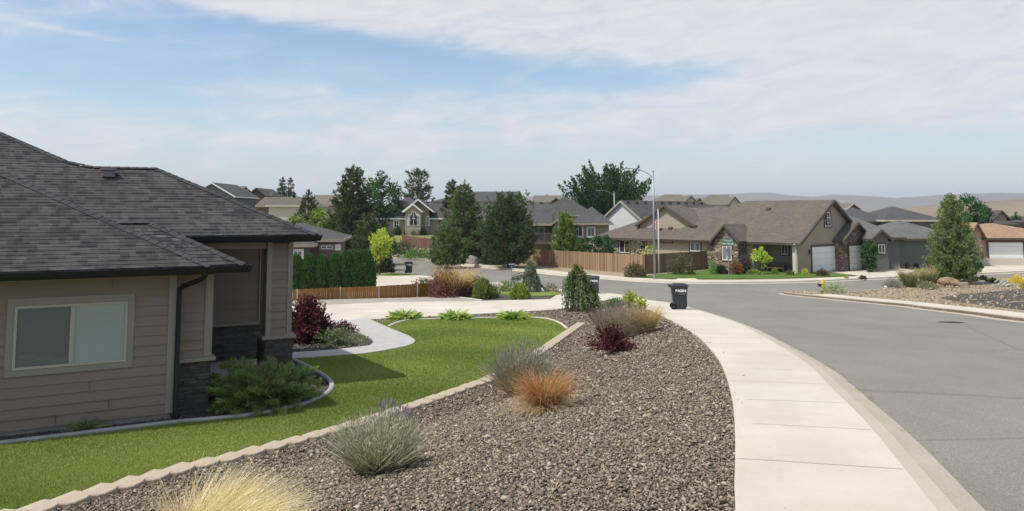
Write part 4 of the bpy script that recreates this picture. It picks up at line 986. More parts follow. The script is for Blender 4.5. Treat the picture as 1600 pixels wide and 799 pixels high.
# ------------------------------------------------------------------ shrubs and clumps
def plant(name, px, py, build, label, cat='shrub', group=None, D=None, rz=None, sink=0.0):
    if D is None: g = G(px, py)
    else:
        p = P(px, py, D); g = Vector((p.x, D, Tz(p.x, D)))
    V, C = build
    o = quads_mesh(name, V, C, None, None, (g.x, g.y, Tz(g.x, g.y) - sink)); o.rotation_euler = (0, 0, 0 if rz is None else rz)
    return tag(o, label, cat, group)
def lavender(seed, Rr, H, n=900, cols=((.20, .22, .13), (.26, .27, .17), (.15, .17, .10)), flow=((.14, .11, .16), (.17, .14, .19)), fl=260, side=None, sw=.011):
    r = np.random.default_rng(seed)
    A = blades(r, n, Rr * .45, H * .95, .95, .15, sw, cols, None, segs=4, jit=.3)
    # side leaflets along the stems
    m = n * 3; a = r.uniform(0, 6.28, m); q = r.uniform(0, 1, m) ** .5; hh = r.uniform(.1, .95, m); rad = Rr * (.42 + .58 * hh ** .8) * q
    P0 = np.stack([np.cos(a) * rad, np.sin(a) * rad, H * hh * (1 - .35 * q ** 3) * .9], 1)
    Bv = leafset(r, P0, np.stack([np.cos(a) * .5 * q, np.sin(a) * .5 * q, np.ones(m)], 1) + r.normal(0, .55, (m, 3)), H * .09, .011, pick(r, m, cols), .35)
    # flower spikes on long stems
    a = r.uniform(0, 6.28, fl) if side is None else r.normal(side, .8, fl); q = r.uniform(0, 1, fl) ** .6; rad = Rr * q * 1.0
    P1 = np.stack([np.cos(a) * rad, np.sin(a) * rad, H * (1.0 - .28 * q ** 2) * r.uniform(.85, 1.12, fl)], 1)
    D1 = np.stack([np.cos(a) * .35 * q, np.sin(a) * .35 * q, np.ones(fl)], 1)
    Cf = leafset(r, P1, D1, H * .09, .013, pick(r, fl, flow), .3)
    St = leafset(r, P1 * [.8, .8, .6], P1 * [.2, .2, .4] + 1e-4, np.linalg.norm(P1 * [.2, .2, .4], axis=1), .006, pick(r, fl, cols), .3)
    return cat_(A, Bv, Cf, St)
def grassclump(seed, Rr, H, n, cols, tips=None, spread=.7, droop=.5, w=.012, lean=(0, 0), base=.35):
    return blades(np.random.default_rng(seed), n, Rr * base, H * 1.08, spread, droop, w, cols, tips, lean=lean, segs=4)
def mound(seed, Rr, H, n, cols, leaf=.06, tips=None, up=.4, jit=.3, fuzz=.12, squash=1.0):
    """dense rounded shrub of small leaves, uneven"""
    r = np.random.default_rng(seed); u = unit(r.normal(size=(n, 3))); u[:, 2] = np.abs(u[:, 2]); a = np.arctan2(u[:, 1], u[:, 0])
    bumpy = 1 + fuzz * np.sin(a * 3 + seed) * np.sin(u[:, 2] * 5 + seed) + fuzz * .8 * np.sin(a * 7 + seed * 2) + r.normal(0, fuzz * .5, n)
    q = r.uniform(0, 1, n) ** .35 * bumpy
    P0 = u * q[:, None] * [Rr, Rr * squash, H]; D = u * .7 + r.normal(0, .5, (n, 3)) + [0, 0, up]
    return leafset(r, P0, D, leaf * r.uniform(.6, 1.3, n), leaf * .45, pick(r, n, cols), jit, tips)
def stems(seed, Rr, H, ns, cols, leaf=.07, lw=.035, per=26, spread=.8, droop=.35, stemc=(.08, .05, .04)):
    """arching stems set with leaves (barberry, euonymus)"""
    r = np.random.default_rng(seed); VC = []
    for i in range(ns):
        a = r.uniform(0, 6.28); tl = spread * r.uniform(.1, 1); L = H * r.uniform(.7, 1.1) * (1 + .25 * tl); d = np.array([math.cos(a) * math.sin(tl), math.sin(a) * math.sin(tl), math.cos(tl)])
        s = np.sort(r.uniform(.15, 1, per)); P0 = d * L * s[:, None] * [Rr / H * 1.1, Rr / H * 1.1, 1] - np.array([0, 0, 1]) * (L * droop * tl * s ** 2)[:, None] + d[None] * .02
        VC.append(leafset(r, P0, d + r.normal(0, .7, (per, 3)), leaf * r.uniform(.6, 1.1, per), lw, pick(r, per, cols), .3))
        k = 6; ss = np.linspace(0, 1, k); Q = d * L * ss[:, None] * [Rr / H * 1.1, Rr / H * 1.1, 1] - np.array([0, 0, 1]) * (L * droop * tl * ss ** 2)[:, None]; sd_ = np.cross(d, [0, 0, 1]); sd_ = sd_ / (np.linalg.norm(sd_) + 1e-6) * .005
        Vs = np.stack([Q[:-1] - sd_, Q[:-1] + sd_, Q[1:] + sd_, Q[1:] - sd_], 1); VC.append((Vs, np.broadcast_to(np.array(stemc), Vs.shape).copy()))
    return cat_(*VC)
# straw grass at the bottom edge: leans towards the right
plant('feather_grass', 310, 872, cat_(grassclump(101, .5, .80, 2600, [(.42, .33, .19), (.50, .41, .25), (.36, .26, .14), (.55, .47, .31)], [(.60, .52, .36), (.54, .42, .25), (.64, .57, .42)], spread=.6, droop=.45, w=.005, lean=(.58, .2), base=.4),
      grassclump(102, .45, .62, 700, [(.40, .28, .14), (.48, .35, .19)], [(.55, .42, .25)], spread=.5, droop=.25, w=.005, lean=(.05, .05), base=.35), grassclump(103, .3, .72, 22, [(.5, .42, .2)], None, spread=.9, droop=.2, w=.007, lean=(-.2, 0))), 'large straw coloured feather grass clump at the bottom edge of the gravel', 'ornamental grass')
plant('lavender_bush', 590, 735, lavender(104, .50, .72, 1300, side=.9, fl=210, cols=((.27, .255, .19), (.35, .33, .25), (.17, .165, .12))), 'grey green lavender bush with purple flower tips, nearest in the gravel', 'lavender')
plant('lavender_bush', 816, 614, lavender(105, .66, .95, 1500, flow=((.15, .12, .16), (.19, .15, .18), (.16, .17, .13)), fl=420, cols=((.21, .19, .15), (.26, .235, .19), (.14, .13, .105))), 'grey green lavender bush behind the red tipped grass', 'lavender')
plant('blood_grass', 850, 641, cat_(grassclump(106, .25, .84, 1500, [(.34, .25, .14), (.40, .30, .18), (.26, .15, .07), (.22, .10, .05)], [(.36, .22, .07), (.36, .10, .05), (.34, .20, .07), (.33, .07, .04), (.28, .20, .08)], spread=.20, droop=.8, w=.010, base=.8), grassclump(107, .34, .46, 600, [(.48, .38, .26), (.40, .30, .20)], None, spread=.9, droop=.9, w=.010, lean=(-.2, -.4), base=.8)), 'orange ornamental grass with red tips beside the second lavender', 'ornamental grass')
plant('barberry', 955, 552, stems(108, .60, .74, 120, [(.075, .015, .022), (.11, .02, .03), (.05, .012, .02), (.13, .03, .05)], leaf=.06, lw=.035, per=40, spread=1.1), 'spiky dark purple barberry in the gravel bed', 'barberry')
plant('lavender_bush', 968, 528, lavender(109, .85, 1.0, 1300, cols=((.20, .16, .13), (.26, .20, .17), (.17, .15, .11)), flow=((.22, .15, .17), (.26, .18, .2)), fl=500), 'brownish pink faded lavender bush behind the purple barberry', 'lavender')
plant('barberry', 932, 512, stems(110, .5, .8, 50, [(.10, .03, .035), (.14, .05, .05)], leaf=.06, lw=.03, per=30, spread=.7), 'thin wine red barberry behind the faded lavender on its left', 'barberry')
plant('ornamental_grass', 1009, 520, grassclump(111, .30, .92, 1000, [(.27, .20, .09), (.34, .26, .12), (.16, .13, .06)], [(.40, .27, .12), (.38, .29, .15)], spread=.2, droop=.55, w=.016, base=.75), 'amber ornamental grass clump on the right of the faded lavender', 'ornamental grass')
plant('euonymus', 984, 489, stems(112, .55, .85, 60, [(.32, .34, .10), (.42, .42, .15), (.22, .28, .06)], leaf=.1, lw=.06, per=30, spread=.6), 'variegated yellow green shrub behind the amber grass, left part', 'shrub')
plant('euonymus', 1000, 493, stems(113, .5, .65, 45, [(.36, .36, .11), (.42, .42, .16), (.26, .3, .07)], leaf=.1, lw=.06, per=30, spread=.6), 'lower variegated yellow green shrub directly behind the amber grass', 'shrub')
plant('box_shrub', 963, 480, mound(114, .55, .42, 1500, [(.06, .13, .02), (.09, .18, .03), (.04, .09, .02)], .07), 'small low bright green mound near the driveway end of the gravel', 'shrub')
# juniper by the porch
def juniper(seed, Rr, H, n=150):
    r = np.random.default_rng(seed); VC = []
    for i in range(n):
        a = r.uniform(0, 6.28); el = r.uniform(.05, 1.0) ** 1.4; L = (Rr * math.cos(el) ** .7 + H * math.sin(el) ** 2 * .6) * r.uniform(.7, 1.12)
        d = np.array([math.cos(a) * math.cos(el), math.sin(a) * math.cos(el), math.sin(el)]); m = 60; s = r.uniform(.2, 1, m) ** .7
        Q = d * L * s[:, None]; Q[:, 2] = Q[:, 2] * H / max(H, .1) + .10 * L * s ** 2 * .4 - .18 * s ** 3 * L * (el > .5); side = np.array([-math.sin(a), math.cos(a), 0])
        lat = r.normal(0, 1, m) * .11 * (1.15 - s) * L
        Q = Q + side * lat[:, None]; D = d + side * np.sign(lat)[:, None] * .7 + r.normal(0, .25, (m, 3)) + [0, 0, .15]
        Q2 = np.repeat(Q, 6, 0) + r.normal(0, .02, (m * 6, 3)); D2 = np.repeat(D, 6, 0) + r.normal(0, .35, (m * 6, 3))
        VC.append(leafset(r, Q2, D2, r.uniform(.05, .12, m * 6), .014, pick(r, m * 6, [(.09, .135, .045), (.125, .18, .055), (.06, .10, .035), (.16, .22, .07)]), .3, (.19, .25, .09)))
    return cat_(*VC)
plant('juniper', 405, 632, juniper(120, 1.1, .92, 220), 'spreading feathery blue green juniper in front of the porch column', 'juniper')
plant('japanese_maple', 480, 536, cat_(stems(121, .68, 1.45, 230, [(.085, .022, .028), (.12, .035, .038), (.06, .016, .022), (.15, .05, .05)], leaf=.12, lw=.045, per=46, spread=1.05, droop=.3), mound(1210, .6, 1.15, 3200, [(.07, .02, .025), (.10, .03, .033), (.05, .014, .02)], .12, fuzz=.2)), 'dark burgundy laceleaf maple beside the porch column', 'shrub')
plant('ground_cover_shrub', 527, 540, cat_(stems(122, .85, .55, 110, [(.14, .18, .10), (.19, .24, .13), (.10, .13, .07)], leaf=.08, lw=.03, per=26, spread=1.3)), 'pale grey green spreading shrub in the bed by the garden path', 'shrub')
plant('heuchera', 533, 520, mound(123, .5, .34, 500, [(.05, .02, .025), (.08, .03, .035)], .12), 'small dark purple leafed plant behind the grey green shrub', 'shrub')
plant('perennial', 132, 672, cat_(blades(np.random.default_rng(124), 210, .12, .30, 1.15, .5, .022, [(.10, .15, .06), (.16, .21, .09)], [(.17, .2, .09)], wtip=.3), blades(np.random.default_rng(125), 9, .1, .72, .6, .1, .006, [(.2, .18, .12)], None)), 'small green perennial with thin stalks against the siding under the window', 'perennial')
# seed heads for the thin stalks
# weeping tree
def weeping(seed, H, Rr, ns, cols, leaf, lw, trunk_h, irregular=.3, stemc=(.10, .08, .05), hang=1.0, ball=.35, per=34):
    r = np.random.default_rng(seed); VC = []
    for i in range(ns):
        a = r.uniform(0, 6.28); rad = Rr * r.uniform(.12, 1) ** .7 * (1 + irregular * .5 * math.sin(a * 3 + seed) + irregular * .9 * math.cos(a)); t = np.linspace(0, 1, 12)
        top = H * max(.28, 1 - .46 * (rad / Rr) ** 1.6) * r.uniform(.74, 1.03); zend = max(.05, top - H * hang * r.uniform(.25, 1))
        x = rad * (1 - (1 - t) ** 2.4); z = H * ball * 0 + trunk_h + (top - trunk_h) * np.sin(np.clip(t * 3, 0, math.pi / 2)) ; z = np.where(t > .35, top - (top - zend) * ((t - .35) / .65) ** 1.15, z)
        L = np.stack([np.cos(a) * x, np.sin(a) * x, z], 1)
        s = r.uniform(.2, 1, per) * 11; k = np.floor(s).astype(int).clip(0, 10); f = (s - k)[:, None]; Q = L[k] * (1 - f) + L[k + 1] * f + r.normal(0, .03, (per, 3))
        VC.append(leafset(r, Q, (L[k + 1] - L[k]) * 3 + r.normal(0, .35, (per, 3)) - [0, 0, .2], leaf * r.uniform(.6, 1.2, per), lw, pick(r, per, cols), .3))
        sd_ = np.array([-math.sin(a), math.cos(a), 0]) * .007
        Vs = np.stack([L[:-1] - sd_, L[:-1] + sd_, L[1:] + sd_, L[1:] - sd_], 1); VC.append((Vs, np.broadcast_to(np.array(stemc), Vs.shape).copy()))
    mb = MB(); tube_np(mb, [(0, 0, -.2), (.03, .02, trunk_h * .6), (0, 0, trunk_h), (.05, 0, H * .93)], .055, .02, 7)
    V, C = cat_(*VC); return mb, V, C
g = G(903, 486)
wt = empty('weeping_tree', (g.x, g.y, Tz(g.x, g.y)), 0, 'small weeping green tree with trailing branches at the corner of the driveway', 'tree')
mbw, Vw, Cw = weeping(130, 2.35, 1.02, 190, [(.06, .10, .03), (.085, .135, .04), (.045, .08, .022), (.12, .17, .055)], .12, .06, 1.6, per=36, irregular=.45)
mbw.build('trunk', bark, wt, recalc=False); quads_mesh('crown', Vw, Cw, wt)
g = G(829, 457); D = g.y
wt2 = empty('weeping_spruce', (g.x, g.y, Tz(g.x, g.y)), 0, 'grey blue weeping spruce with a drooping side branch on the grass strip', 'tree')
hs = Hpx(404, D, 829)
mbw, Vw, Cw = weeping(131, hs, .62, 120, [(.10, .14, .10), (.14, .18, .13), (.07, .10, .07)], .13, .05, hs * .8, per=44, hang=1.1)
r_ = np.random.default_rng(5); t_ = r_.uniform(0, 1, 500); xx_ = -.3 - 1.0 * t_; zz_ = hs * .55 - .05 * np.sin(t_ * 3) - t_ ** 3 * .3 - r_.uniform(0, 1, 500) ** 2 * .7 * t_
Vs_, Cs_ = leafset(r_, np.stack([xx_, r_.normal(0, .08, 500), zz_], 1), np.array([[-.1, 0, -1.]]) + r_.normal(0, .3, (500, 3)), .15, .05, pick(r_, 500, [(.10, .14, .10), (.14, .18, .13)]), .3)
t_ = r_.uniform(0, 1, 380); Vb_, Cb_ = leafset(r_, np.stack([.4 + .85 * t_, r_.normal(0, .1, 380), hs * .32 * (1 - t_) ** 1.3 + r_.uniform(0, .12, 380)], 1), np.array([[.4, 0, -.7]]) + r_.normal(0, .4, (380, 3)), .14, .05, pick(r_, 380, [(.10, .14, .10), (.14, .18, .13)]), .3)
mbw.tube([(0, 0, hs * .5), (-.5, 0, hs * .6), (-1.1, 0, hs * .5), (-1.35, 0, hs * .35)], [.03, .025, .02, .01], 5)
mbw.build('trunk', bark, wt2, recalc=False); quads_mesh('crown', np.concatenate([Vw, Vs_, Vb_]), np.concatenate([Cw, Cs_, Cb_]), wt2)
# hostas
def hosta(seed): return cat_(blades(np.random.default_rng(seed), 230, .30, .60, 1.05, .6, .20, [(.10, .18, .03), (.20, .28, .06), (.34, .38, .12), (.07, .13, .025)], [(.38, .40, .15), (.18, .26, .06)], wtip=.15), blades(np.random.default_rng(seed + 1), 170, .55, .34, 1.1, .6, .17, [(.09, .16, .03), (.26, .32, .09)], None, wtip=.15))
for i, (px, l) in enumerate(((632, 'leftmost'), (713, 'middle'), (803, 'rightmost'))):
    plant('hosta', px, 499.5, hosta(140 + 3 * i), l + ' variegated hosta of the three between the lawn and the driveway', 'hosta', 'hostas along the driveway')
# shrubs beyond the driveway
plant('ornamental_grass', 755, 467, mound(150, .55, 1.02, 3600, [(.09, .13, .03), (.13, .17, .045), (.07, .10, .025)], .22, tips=(.13, .16, .05), up=1.6, fuzz=.07), 'tall rounded green grass clump in the shrub bed across the driveway', 'ornamental grass')
plant('ornamental_grass', 812, 468, mound(151, .52, .78, 3400, [(.12, .17, .03), (.17, .22, .04), (.09, .13, .025)], .2, tips=(.18, .23, .05), up=1.2, fuzz=.07), 'lime green grass mound in front of the blue sign post', 'ornamental grass')
plant('japanese_maple', 697, 464, cat_(mound(152, 1.12, 1.5, 5200, [(.12, .045, .038), (.17, .065, .055), (.22, .10, .085), (.08, .03, .028)], .13, fuzz=.16)), 'red brown rounded maple shrub covering the middle of the low fence', 'shrub')
plant('japanese_maple', 725, 464, mound(153, .55, 1.0, 1300, [(.10, .04, .035), (.15, .06, .05), (.07, .03, .028)], .12), 'smaller dark red shrub at the right side of the red brown maple', 'shrub')
plant('feather_grass', 711, 452, grassclump(154, .7, 2.0, 1300, [(.34, .25, .12), (.30, .22, .10)], [(.50, .36, .20), (.44, .30, .16)], spread=.42, droop=.35, w=.03, base=.8), 'tan plumed feather grass standing behind the red brown maple', 'ornamental grass', D=49)
plant('dark_shrub', 660, 446, mound(155, .8, .95, 1500, [(.03, .06, .025), (.05, .09, .03)], .13), 'dark green shrub at the edge of the neighbour driveway', 'shrub', D=50)
plant('dark_shrub', 741, 446, mound(156, 1.1, 1.15, 2000, [(.03, .06, .025), (.055, .09, .035)], .14), 'dark green shrub right of the plumed feather grass', 'shrub', D=50)
plant('dark_shrub', 768, 452, mound(157, .5, .8, 900, [(.06, .10, .03), (.09, .13, .04)], .12), 'small green shrub between the grass clump and the white stones', 'shrub', D=48)
plant('white_rose_bush', 693, 444, cat_(mound(158, .55, 1.5, 1100, [(.05, .09, .03), (.08, .13, .04)], .13), mound(159, .5, 1.5, 40, [(.6, .6, .55)], .13)), 'upright green shrub with white flowers left of the feather grass', 'shrub', D=52)
plant('ball_shrub', 790, 448, mound(160, .45, .7, 900, [(.10, .14, .03), (.14, .19, .04)], .1), 'small round green shrub left of the blue sign post', 'shrub', D=53)
plant('grey_shrub', 862, 456, mound(161, .5, .55, 700, [(.16, .15, .11), (.20, .19, .15)], .1), 'small greyish round shrub right of the weeping spruce', 'shrub')
# across the street: left bank
for i, (px, py, w, h, c, l) in enumerate(((627, 399, 50, 20, G1, 'dark low spreading shrub left of the bright juniper bank'), (658, 404, 60, 15, [(.07, .13, .03), (.10, .17, .04)], 'bright green spreading juniper on the bank below the red brown fence'),
        (688, 410, 34, 38, G1, 'dark green rounded shrub beside the short conifer'), (768, 414, 34, 26, G1, 'dark green shrub at the foot of the round pine'), (610, 395, 20, 30, G1, 'dark shrub behind the golden tree'),
        (600, 428, 30, 36, [(.02, .035, .02), (.03, .05, .025)], 'dark shrub mass directly behind the golden tree trunk'))):
    D = G(px, py).y if i != 5 else 76; plant('bank_shrub', px, py, mound(170 + i, w / 2 * D / F, h * D / F, 2200, c, .22, fuzz=.15), l, 'shrub', D=D)
for i, (px, w, h, l) in enumerate(((572, 8, 14, 'leftmost small dark shrub under the side window of the arched window house'), (621, 11, 12, 'small dark shrub under the small window of the arched window house'), (636, 8, 9, 'lowest little shrub between the windows of the arched window house'), (647, 14, 13, 'dark shrub just under the arched windows'), (659, 14, 11, 'dark shrub at the right of the arched windows'))):
    D = 124; plant('foundation_shrub', px, 361, mound(180 + i, w / 2 * D / F, h * D / F, 700, [(.03, .05, .025), (.05, .07, .035)], .3), l, 'shrub', D=D)
# along the cedar fence and the corner house
for i, (px, py, D, w, h, c, l) in enumerate(((993, 431, 69.5, 34, 20, [(.09, .065, .045), (.12, .09, .055), (.07, .07, .035)], 'rusty brown shrub at the corner where the two fences meet'), (1066, 423, 73.3, 42, 30, [(.08, .08, .035), (.11, .09, .05), (.05, .07, .03)], 'olive brown shrub against the shaded part of the fence'),
        (1114, 422, 73, 12, 21, [(.09, .17, .03), (.13, .22, .04)], 'bright green upright shrub at the right end of the fence'), (1127, 421, 73.5, 16, 12, G1, 'low dark shrub under the stone bay window'),
        (1150, 421, 73, 20, 20, [(.10, .12, .04), (.16, .08, .04), (.30, .07, .05)], 'shrub with red flowers right of the stone bay'), (1164, 419, 74, 20, 26, [(.055, .045, .055), (.08, .06, .07)], 'dusky purple shrub in front of the narrow front window'),
        (1178, 419, 73, 18, 6, [(.22, .28, .08), (.15, .2, .05)], 'low yellow green plant before the porch of the corner house'), (1211, 419, 73, 9, 9, GY, 'small yellow shrub in front of the porch bench'),
        (1234, 420, 72, 14, 8, [(.10, .14, .04), (.07, .1, .03)], 'small green shrub by the downspout of the corner house'), (1258, 421, 72.5, 12, 9, [(.30, .32, .05), (.40, .38, .05)], 'small yellow shrub left of the white double garage door'),
        (1285, 425, 71, 15, 8, [(.09, .075, .04), (.12, .09, .05)], 'round brown green shrub in front of the double garage door'), (1348, 428.5, 67, 11, 5, [(.10, .09, .04), (.06, .05, .03)], 'small brown shrub at the end of the corner house lawn'),
        (1322, 427, 68, 4, 3, GY, 'tiny yellow plant at the lawn edge by the driveway'))):
    plant('yard_shrub', px, py, mound(190 + i, w / 2 * D / F, h * D / F, 1500 if w > 14 else 600, c, .2 if w > 14 else .12, fuzz=.16), l, 'shrub', D=D)
# corner lot
plant('sage_bush', 1304, 458, mound(210, .72, .62, 2600, [(.30, .33, .23), (.36, .39, .28), (.22, .25, .17)], .09, fuzz=.2), 'pale silver green sage bush by the corner kerb', 'shrub')
plant('grey_shrub', 1396, 450, mound(211, .62, .62, 1800, [(.16, .15, .14), (.20, .19, .18), (.13, .13, .12)], .08, fuzz=.2), 'grey twiggy lavender shrub left of the green grass clumps on the corner lot', 'shrub')
for i, (px, l) in enumerate(((1420, 'green grass clump with tan plumes on the corner lot, left one'), (1449, 'green grass clump with tan plumes on the corner lot, right one touching the pine'))):
    plant('plumed_grass', px, 449 - i * 2, cat_(grassclump(212 + i, .42, 1.1, 1300, [(.07, .11, .03), (.11, .15, .045)], [(.14, .16, .06)], spread=.32, droop=.2, w=.025, base=.75), grassclump(220 + i, .5, 1.5, 260, [(.15, .16, .08)], [(.48, .30, .20), (.42, .28, .17)], spread=.42, droop=.15, w=.025, base=.6)), l, 'ornamental grass', 'plumed grasses on the corner lot')
for i, (px, py, w, h, c, l) in enumerate(((1450, 452, 30, 11, [(.14, .15, .08), (.18, .17, .10)], 'low weedy shrub in front of the plumed grass'), (1466, 444, 14, 9, [(.16, .07, .06), (.10, .05, .04)], 'reddish low shrub left of the dirt mound'), (1432, 448, 18, 8, [(.09, .12, .06)], 'low green weeds at the foot of the plumed grass'), (1517, 439, 22, 8, [(.13, .06, .05), (.09, .05, .04)], 'dark red low shrub under the right side of the pine'),
        (1536, 438, 10, 6, [(.03, .04, .03)], 'dark round shrub right of the pine'), (1552, 442, 16, 6, [(.07, .10, .04)], 'low green shrub left of the driftwood rock'), (1590, 443, 24, 11, [(.45, .36, .03), (.55, .42, .04)], 'yellow flowering mound at the right edge of the corner lot'), (1604, 451, 16, 7, [(.40, .32, .04), (.2, .2, .05)], 'lower yellow flowering mound at the far right edge'),
        (1532, 420, 8, 7, G1, 'clipped dark ball shrub by the peach house driveway'), (1415, 420, 8, 7, G1, 'clipped dark ball shrub before the grey house, left one'), (1432, 420, 8, 7, G1, 'clipped dark ball shrub before the grey house, middle one'), (1449, 420, 6, 8, [(.12, .09, .04)], 'rusty small shrub before the grey house'), (1403, 418, 26, 5, [(.12, .16, .06)], 'pale green low bed plant before the grey house'), (1398, 415, 20, 13, [(.10, .11, .08), (.12, .13, .09)], 'grey shrub in the shade of the grey house'))):
    D = G(px, py).y; plant('low_shrub', px, py, mound(230 + i, w / 2 * D / F, h * D / F, 700, c, .13, fuzz=.2), l, 'shrub', D=D)
# weeds growing in the joint of the gutter and on the dry lot
wv, wc = [], []; r_ = np.random.default_rng(3)
JO = offset(Jall, .5)
for k in range(60):
    i = int(r_.uniform(8, 70)); p = JO[i]; V, C = blades(r_, 14, .05, .05, 1.3, .3, .004, [(.10, .12, .05), (.16, .14, .07)], None, center=(p[0] + r_.normal(0, .02), p[1] + r_.normal(0, .2), Tz(*p) - .112), segs=2); wv.append(V); wc.append(C)
o = quads_mesh('gutter_weeds', np.concatenate(wv), np.concatenate(wc)); tag(o, 'small dry weeds growing along the seam of gutter and asphalt', 'weeds', kind='stuff')
LP = [p for p in lot]; wv, wc = [], []
lx = r_.uniform(5, 45, 9000); ly = r_.uniform(20, 60, 9000); ok = inside(LP, lx, ly) & ~inside(IBw + offset(IBw, -1.6)[::-1], lx, ly); lx, ly = lx[ok][:1500], ly[ok][:1500]
for x, y in zip(lx[:700], ly[:700]):
    V, C = blades(r_, 7, .12, .1, 1.2, .3, .02, [(.22, .20, .11), (.30, .26, .15), (.14, .15, .07)], None, center=(x, y, Tz(x, y)), segs=2); wv.append(V); wc.append(C)
o = quads_mesh('dry_weeds', np.concatenate(wv), np.concatenate(wc)); tag(o, 'scattered dry weeds on the bare soil of the corner lot', 'weeds', kind='stuff')

# ------------------------------------------------------------------ gravel chips and grass blades (stuff)
def chips(name, poly, zones, label, cols, holes=(), seed=1, flat=.45, off=-.02):
    r = np.random.default_rng(seed); XS, YS, SZ = [], [], []
    for (ya, yb, dens, size) in zones:
        xs0 = min(p[0] for p in poly); xs1 = max(p[0] for p in poly); n = int((xs1 - xs0) * (yb - ya) * dens)
        x = r.uniform(xs0, xs1, n); y = r.uniform(ya, yb, n); ok = inside(poly, x, y) & (np.abs(x) < y * .70 + 1.0)
        for h in holes: ok &= ~inside(h, x, y)
        XS.append(x[ok]); YS.append(y[ok]); SZ.append(size * r.lognormal(0, .35, ok.sum()))
    x = np.concatenate(XS); y = np.concatenate(YS); s = np.concatenate(SZ); n = len(x)
    z = T(x, y) + off
    # irregular flattened octahedra
    base = np.array([[1, 0, 0], [0, 1, 0], [-1, 0, 0], [0, -1, 0], [0, 0, 1], [0, 0, -1]], float)
    V = np.repeat(base[None], n, 0) * (1 + r.uniform(-.35, .35, (n, 6, 3))) + r.uniform(-.22, .22, (n, 6, 3))
    V *= np.stack([np.full(n, .5), r.uniform(.25, .45, n), r.uniform(.12, .28, n) * flat / .45], 1)[:, None, :] * s[:, None, None]
    ang = r.uniform(0, 6.28, n); tx = r.normal(0, .35, n); ty = r.normal(0, .35, n)
    ca, sa = np.cos(ang)[:, None], np.sin(ang)[:, None]
    V[..., 2] += V[..., 0] * tx[:, None] + V[..., 1] * ty[:, None]
    X = V[..., 0] * ca - V[..., 1] * sa; Y = V[..., 0] * sa + V[..., 1] * ca
    V = np.stack([X + x[:, None], Y + y[:, None], V[..., 2] + z[:, None] + (s * r.uniform(.02, .28, n))[:, None]], 2)
    tri = np.array([[0, 1, 4], [1, 2, 4], [2, 3, 4], [3, 0, 4], [1, 0, 5], [2, 1, 5], [3, 2, 5], [0, 3, 5]])
    idx = (np.arange(n)[:, None, None] * 6 + tri[None]).reshape(-1)
    me = bpy.data.meshes.new(name); me.vertices.add(n * 6); me.vertices.foreach_set('co', V.astype(np.float32).ravel())
    me.loops.add(len(idx)); me.loops.foreach_set('vertex_index', idx.astype(np.int32)); k = n * 8
    me.polygons.add(k); me.polygons.foreach_set('loop_start', np.arange(0, k * 3, 3, dtype=np.int32)); me.polygons.foreach_set('loop_total', np.full(k, 3, np.int32)); me.update()
    c = pick(r, n, cols) * (1 + r.uniform(-.25, .25, (n, 1))); C = np.repeat(np.concatenate([c, np.ones((n, 1))], 1)[:, None], 6, 1)
    a = me.color_attributes.new('Col', 'FLOAT_COLOR', 'POINT'); a.data.foreach_set('color', C.astype(np.float32).ravel())
    me.materials.append(chip_m); o = bpy.data.objects.new(name, me); COL.objects.link(o); tag(o, label, 'gravel', kind='stuff'); return o
CC = [(.215, .172, .124), (.265, .214, .158), (.17, .137, .10), (.33, .275, .21), (.135, .11, .085), (.235, .184, .13), (.40, .345, .27)]
bed_poly = SLc + [SLc[-1]] + Gs([(900, 478), (860, 484.5), (741, 491), (650, 496), (580, 499.5), (605, 511), (604, 511)]) + lawn_edge_far + offset(BL[::-1], -.2)[1:] + [(-9, 1.5), (-6, -4)]
bed_poly = [p for p in SLc] + Gs([(900, 478), (860, 484.5), (741, 491), (650, 496), (580, 499.5), (602, 510)]) + lawn_edge_far + offset(BL, .14)[::-1] + [(-8.9, 1.3), (-6, -4)]
chips('gravel_chips', bed_poly, [(4.5, 10, 1900, .034), (10, 15, 1200, .038), (15, 22, 650, .045), (22, 32, 300, .056), (32, 44, 120, .075)], 'brown grey angular rock chips covering the bed between lawn and sidewalk', CC, holes=(offset(lawn, 0), drive, path), seed=2)
chips('stray_chips', [p for p in SLc] + offset(SLc, .38)[::-1], [(4.5, 12, 3, .02), (12, 24, 2, .025)], 'few small chips spilled from the bed onto the sidewalk edge', CC, seed=8, off=.034)
chips('house_bed_chips', front_bed, [(8, 13, 500, .035), (13, 20, 400, .035)], 'small dark chips in the bed against the near house', [(.10, .09, .08), (.14, .125, .11), (.07, .065, .06), (.18, .16, .14)], seed=3, off=-.006)
chips('walk_bed_chips', walk_bed, [(18, 30, 260, .05)], 'dark chips in the bed beside the garden path', [(.13, .115, .10), (.17, .155, .13), (.09, .08, .07), (.26, .23, .2)], seed=4, off=-.005)
mg = G(1484, 449)
chips('mound_stones', [(mg.x + 1.1 * math.cos(k * .5), mg.y + .9 * math.sin(k * .5)) for k in range(13)], [(mg.y - 1.2, mg.y + 1.2, 60, .16)], 'loose stones and clods round the dirt mound', [(.28, .20, .13), (.36, .28, .18), (.20, .15, .11), (.42, .34, .2)], seed=9, off=.02, flat=.9)
chips('lot_rubble', lot, [(20, 36, 14, .06), (36, 60, 7, .11)], 'small stones and clods strewn over the corner lot soil', [(.27, .20, .135), (.34, .27, .19), (.20, .155, .11), (.40, .34, .26)], holes=(IBw + offset(IBw, -1.7)[::-1],), seed=5, off=0.0, flat=.8)
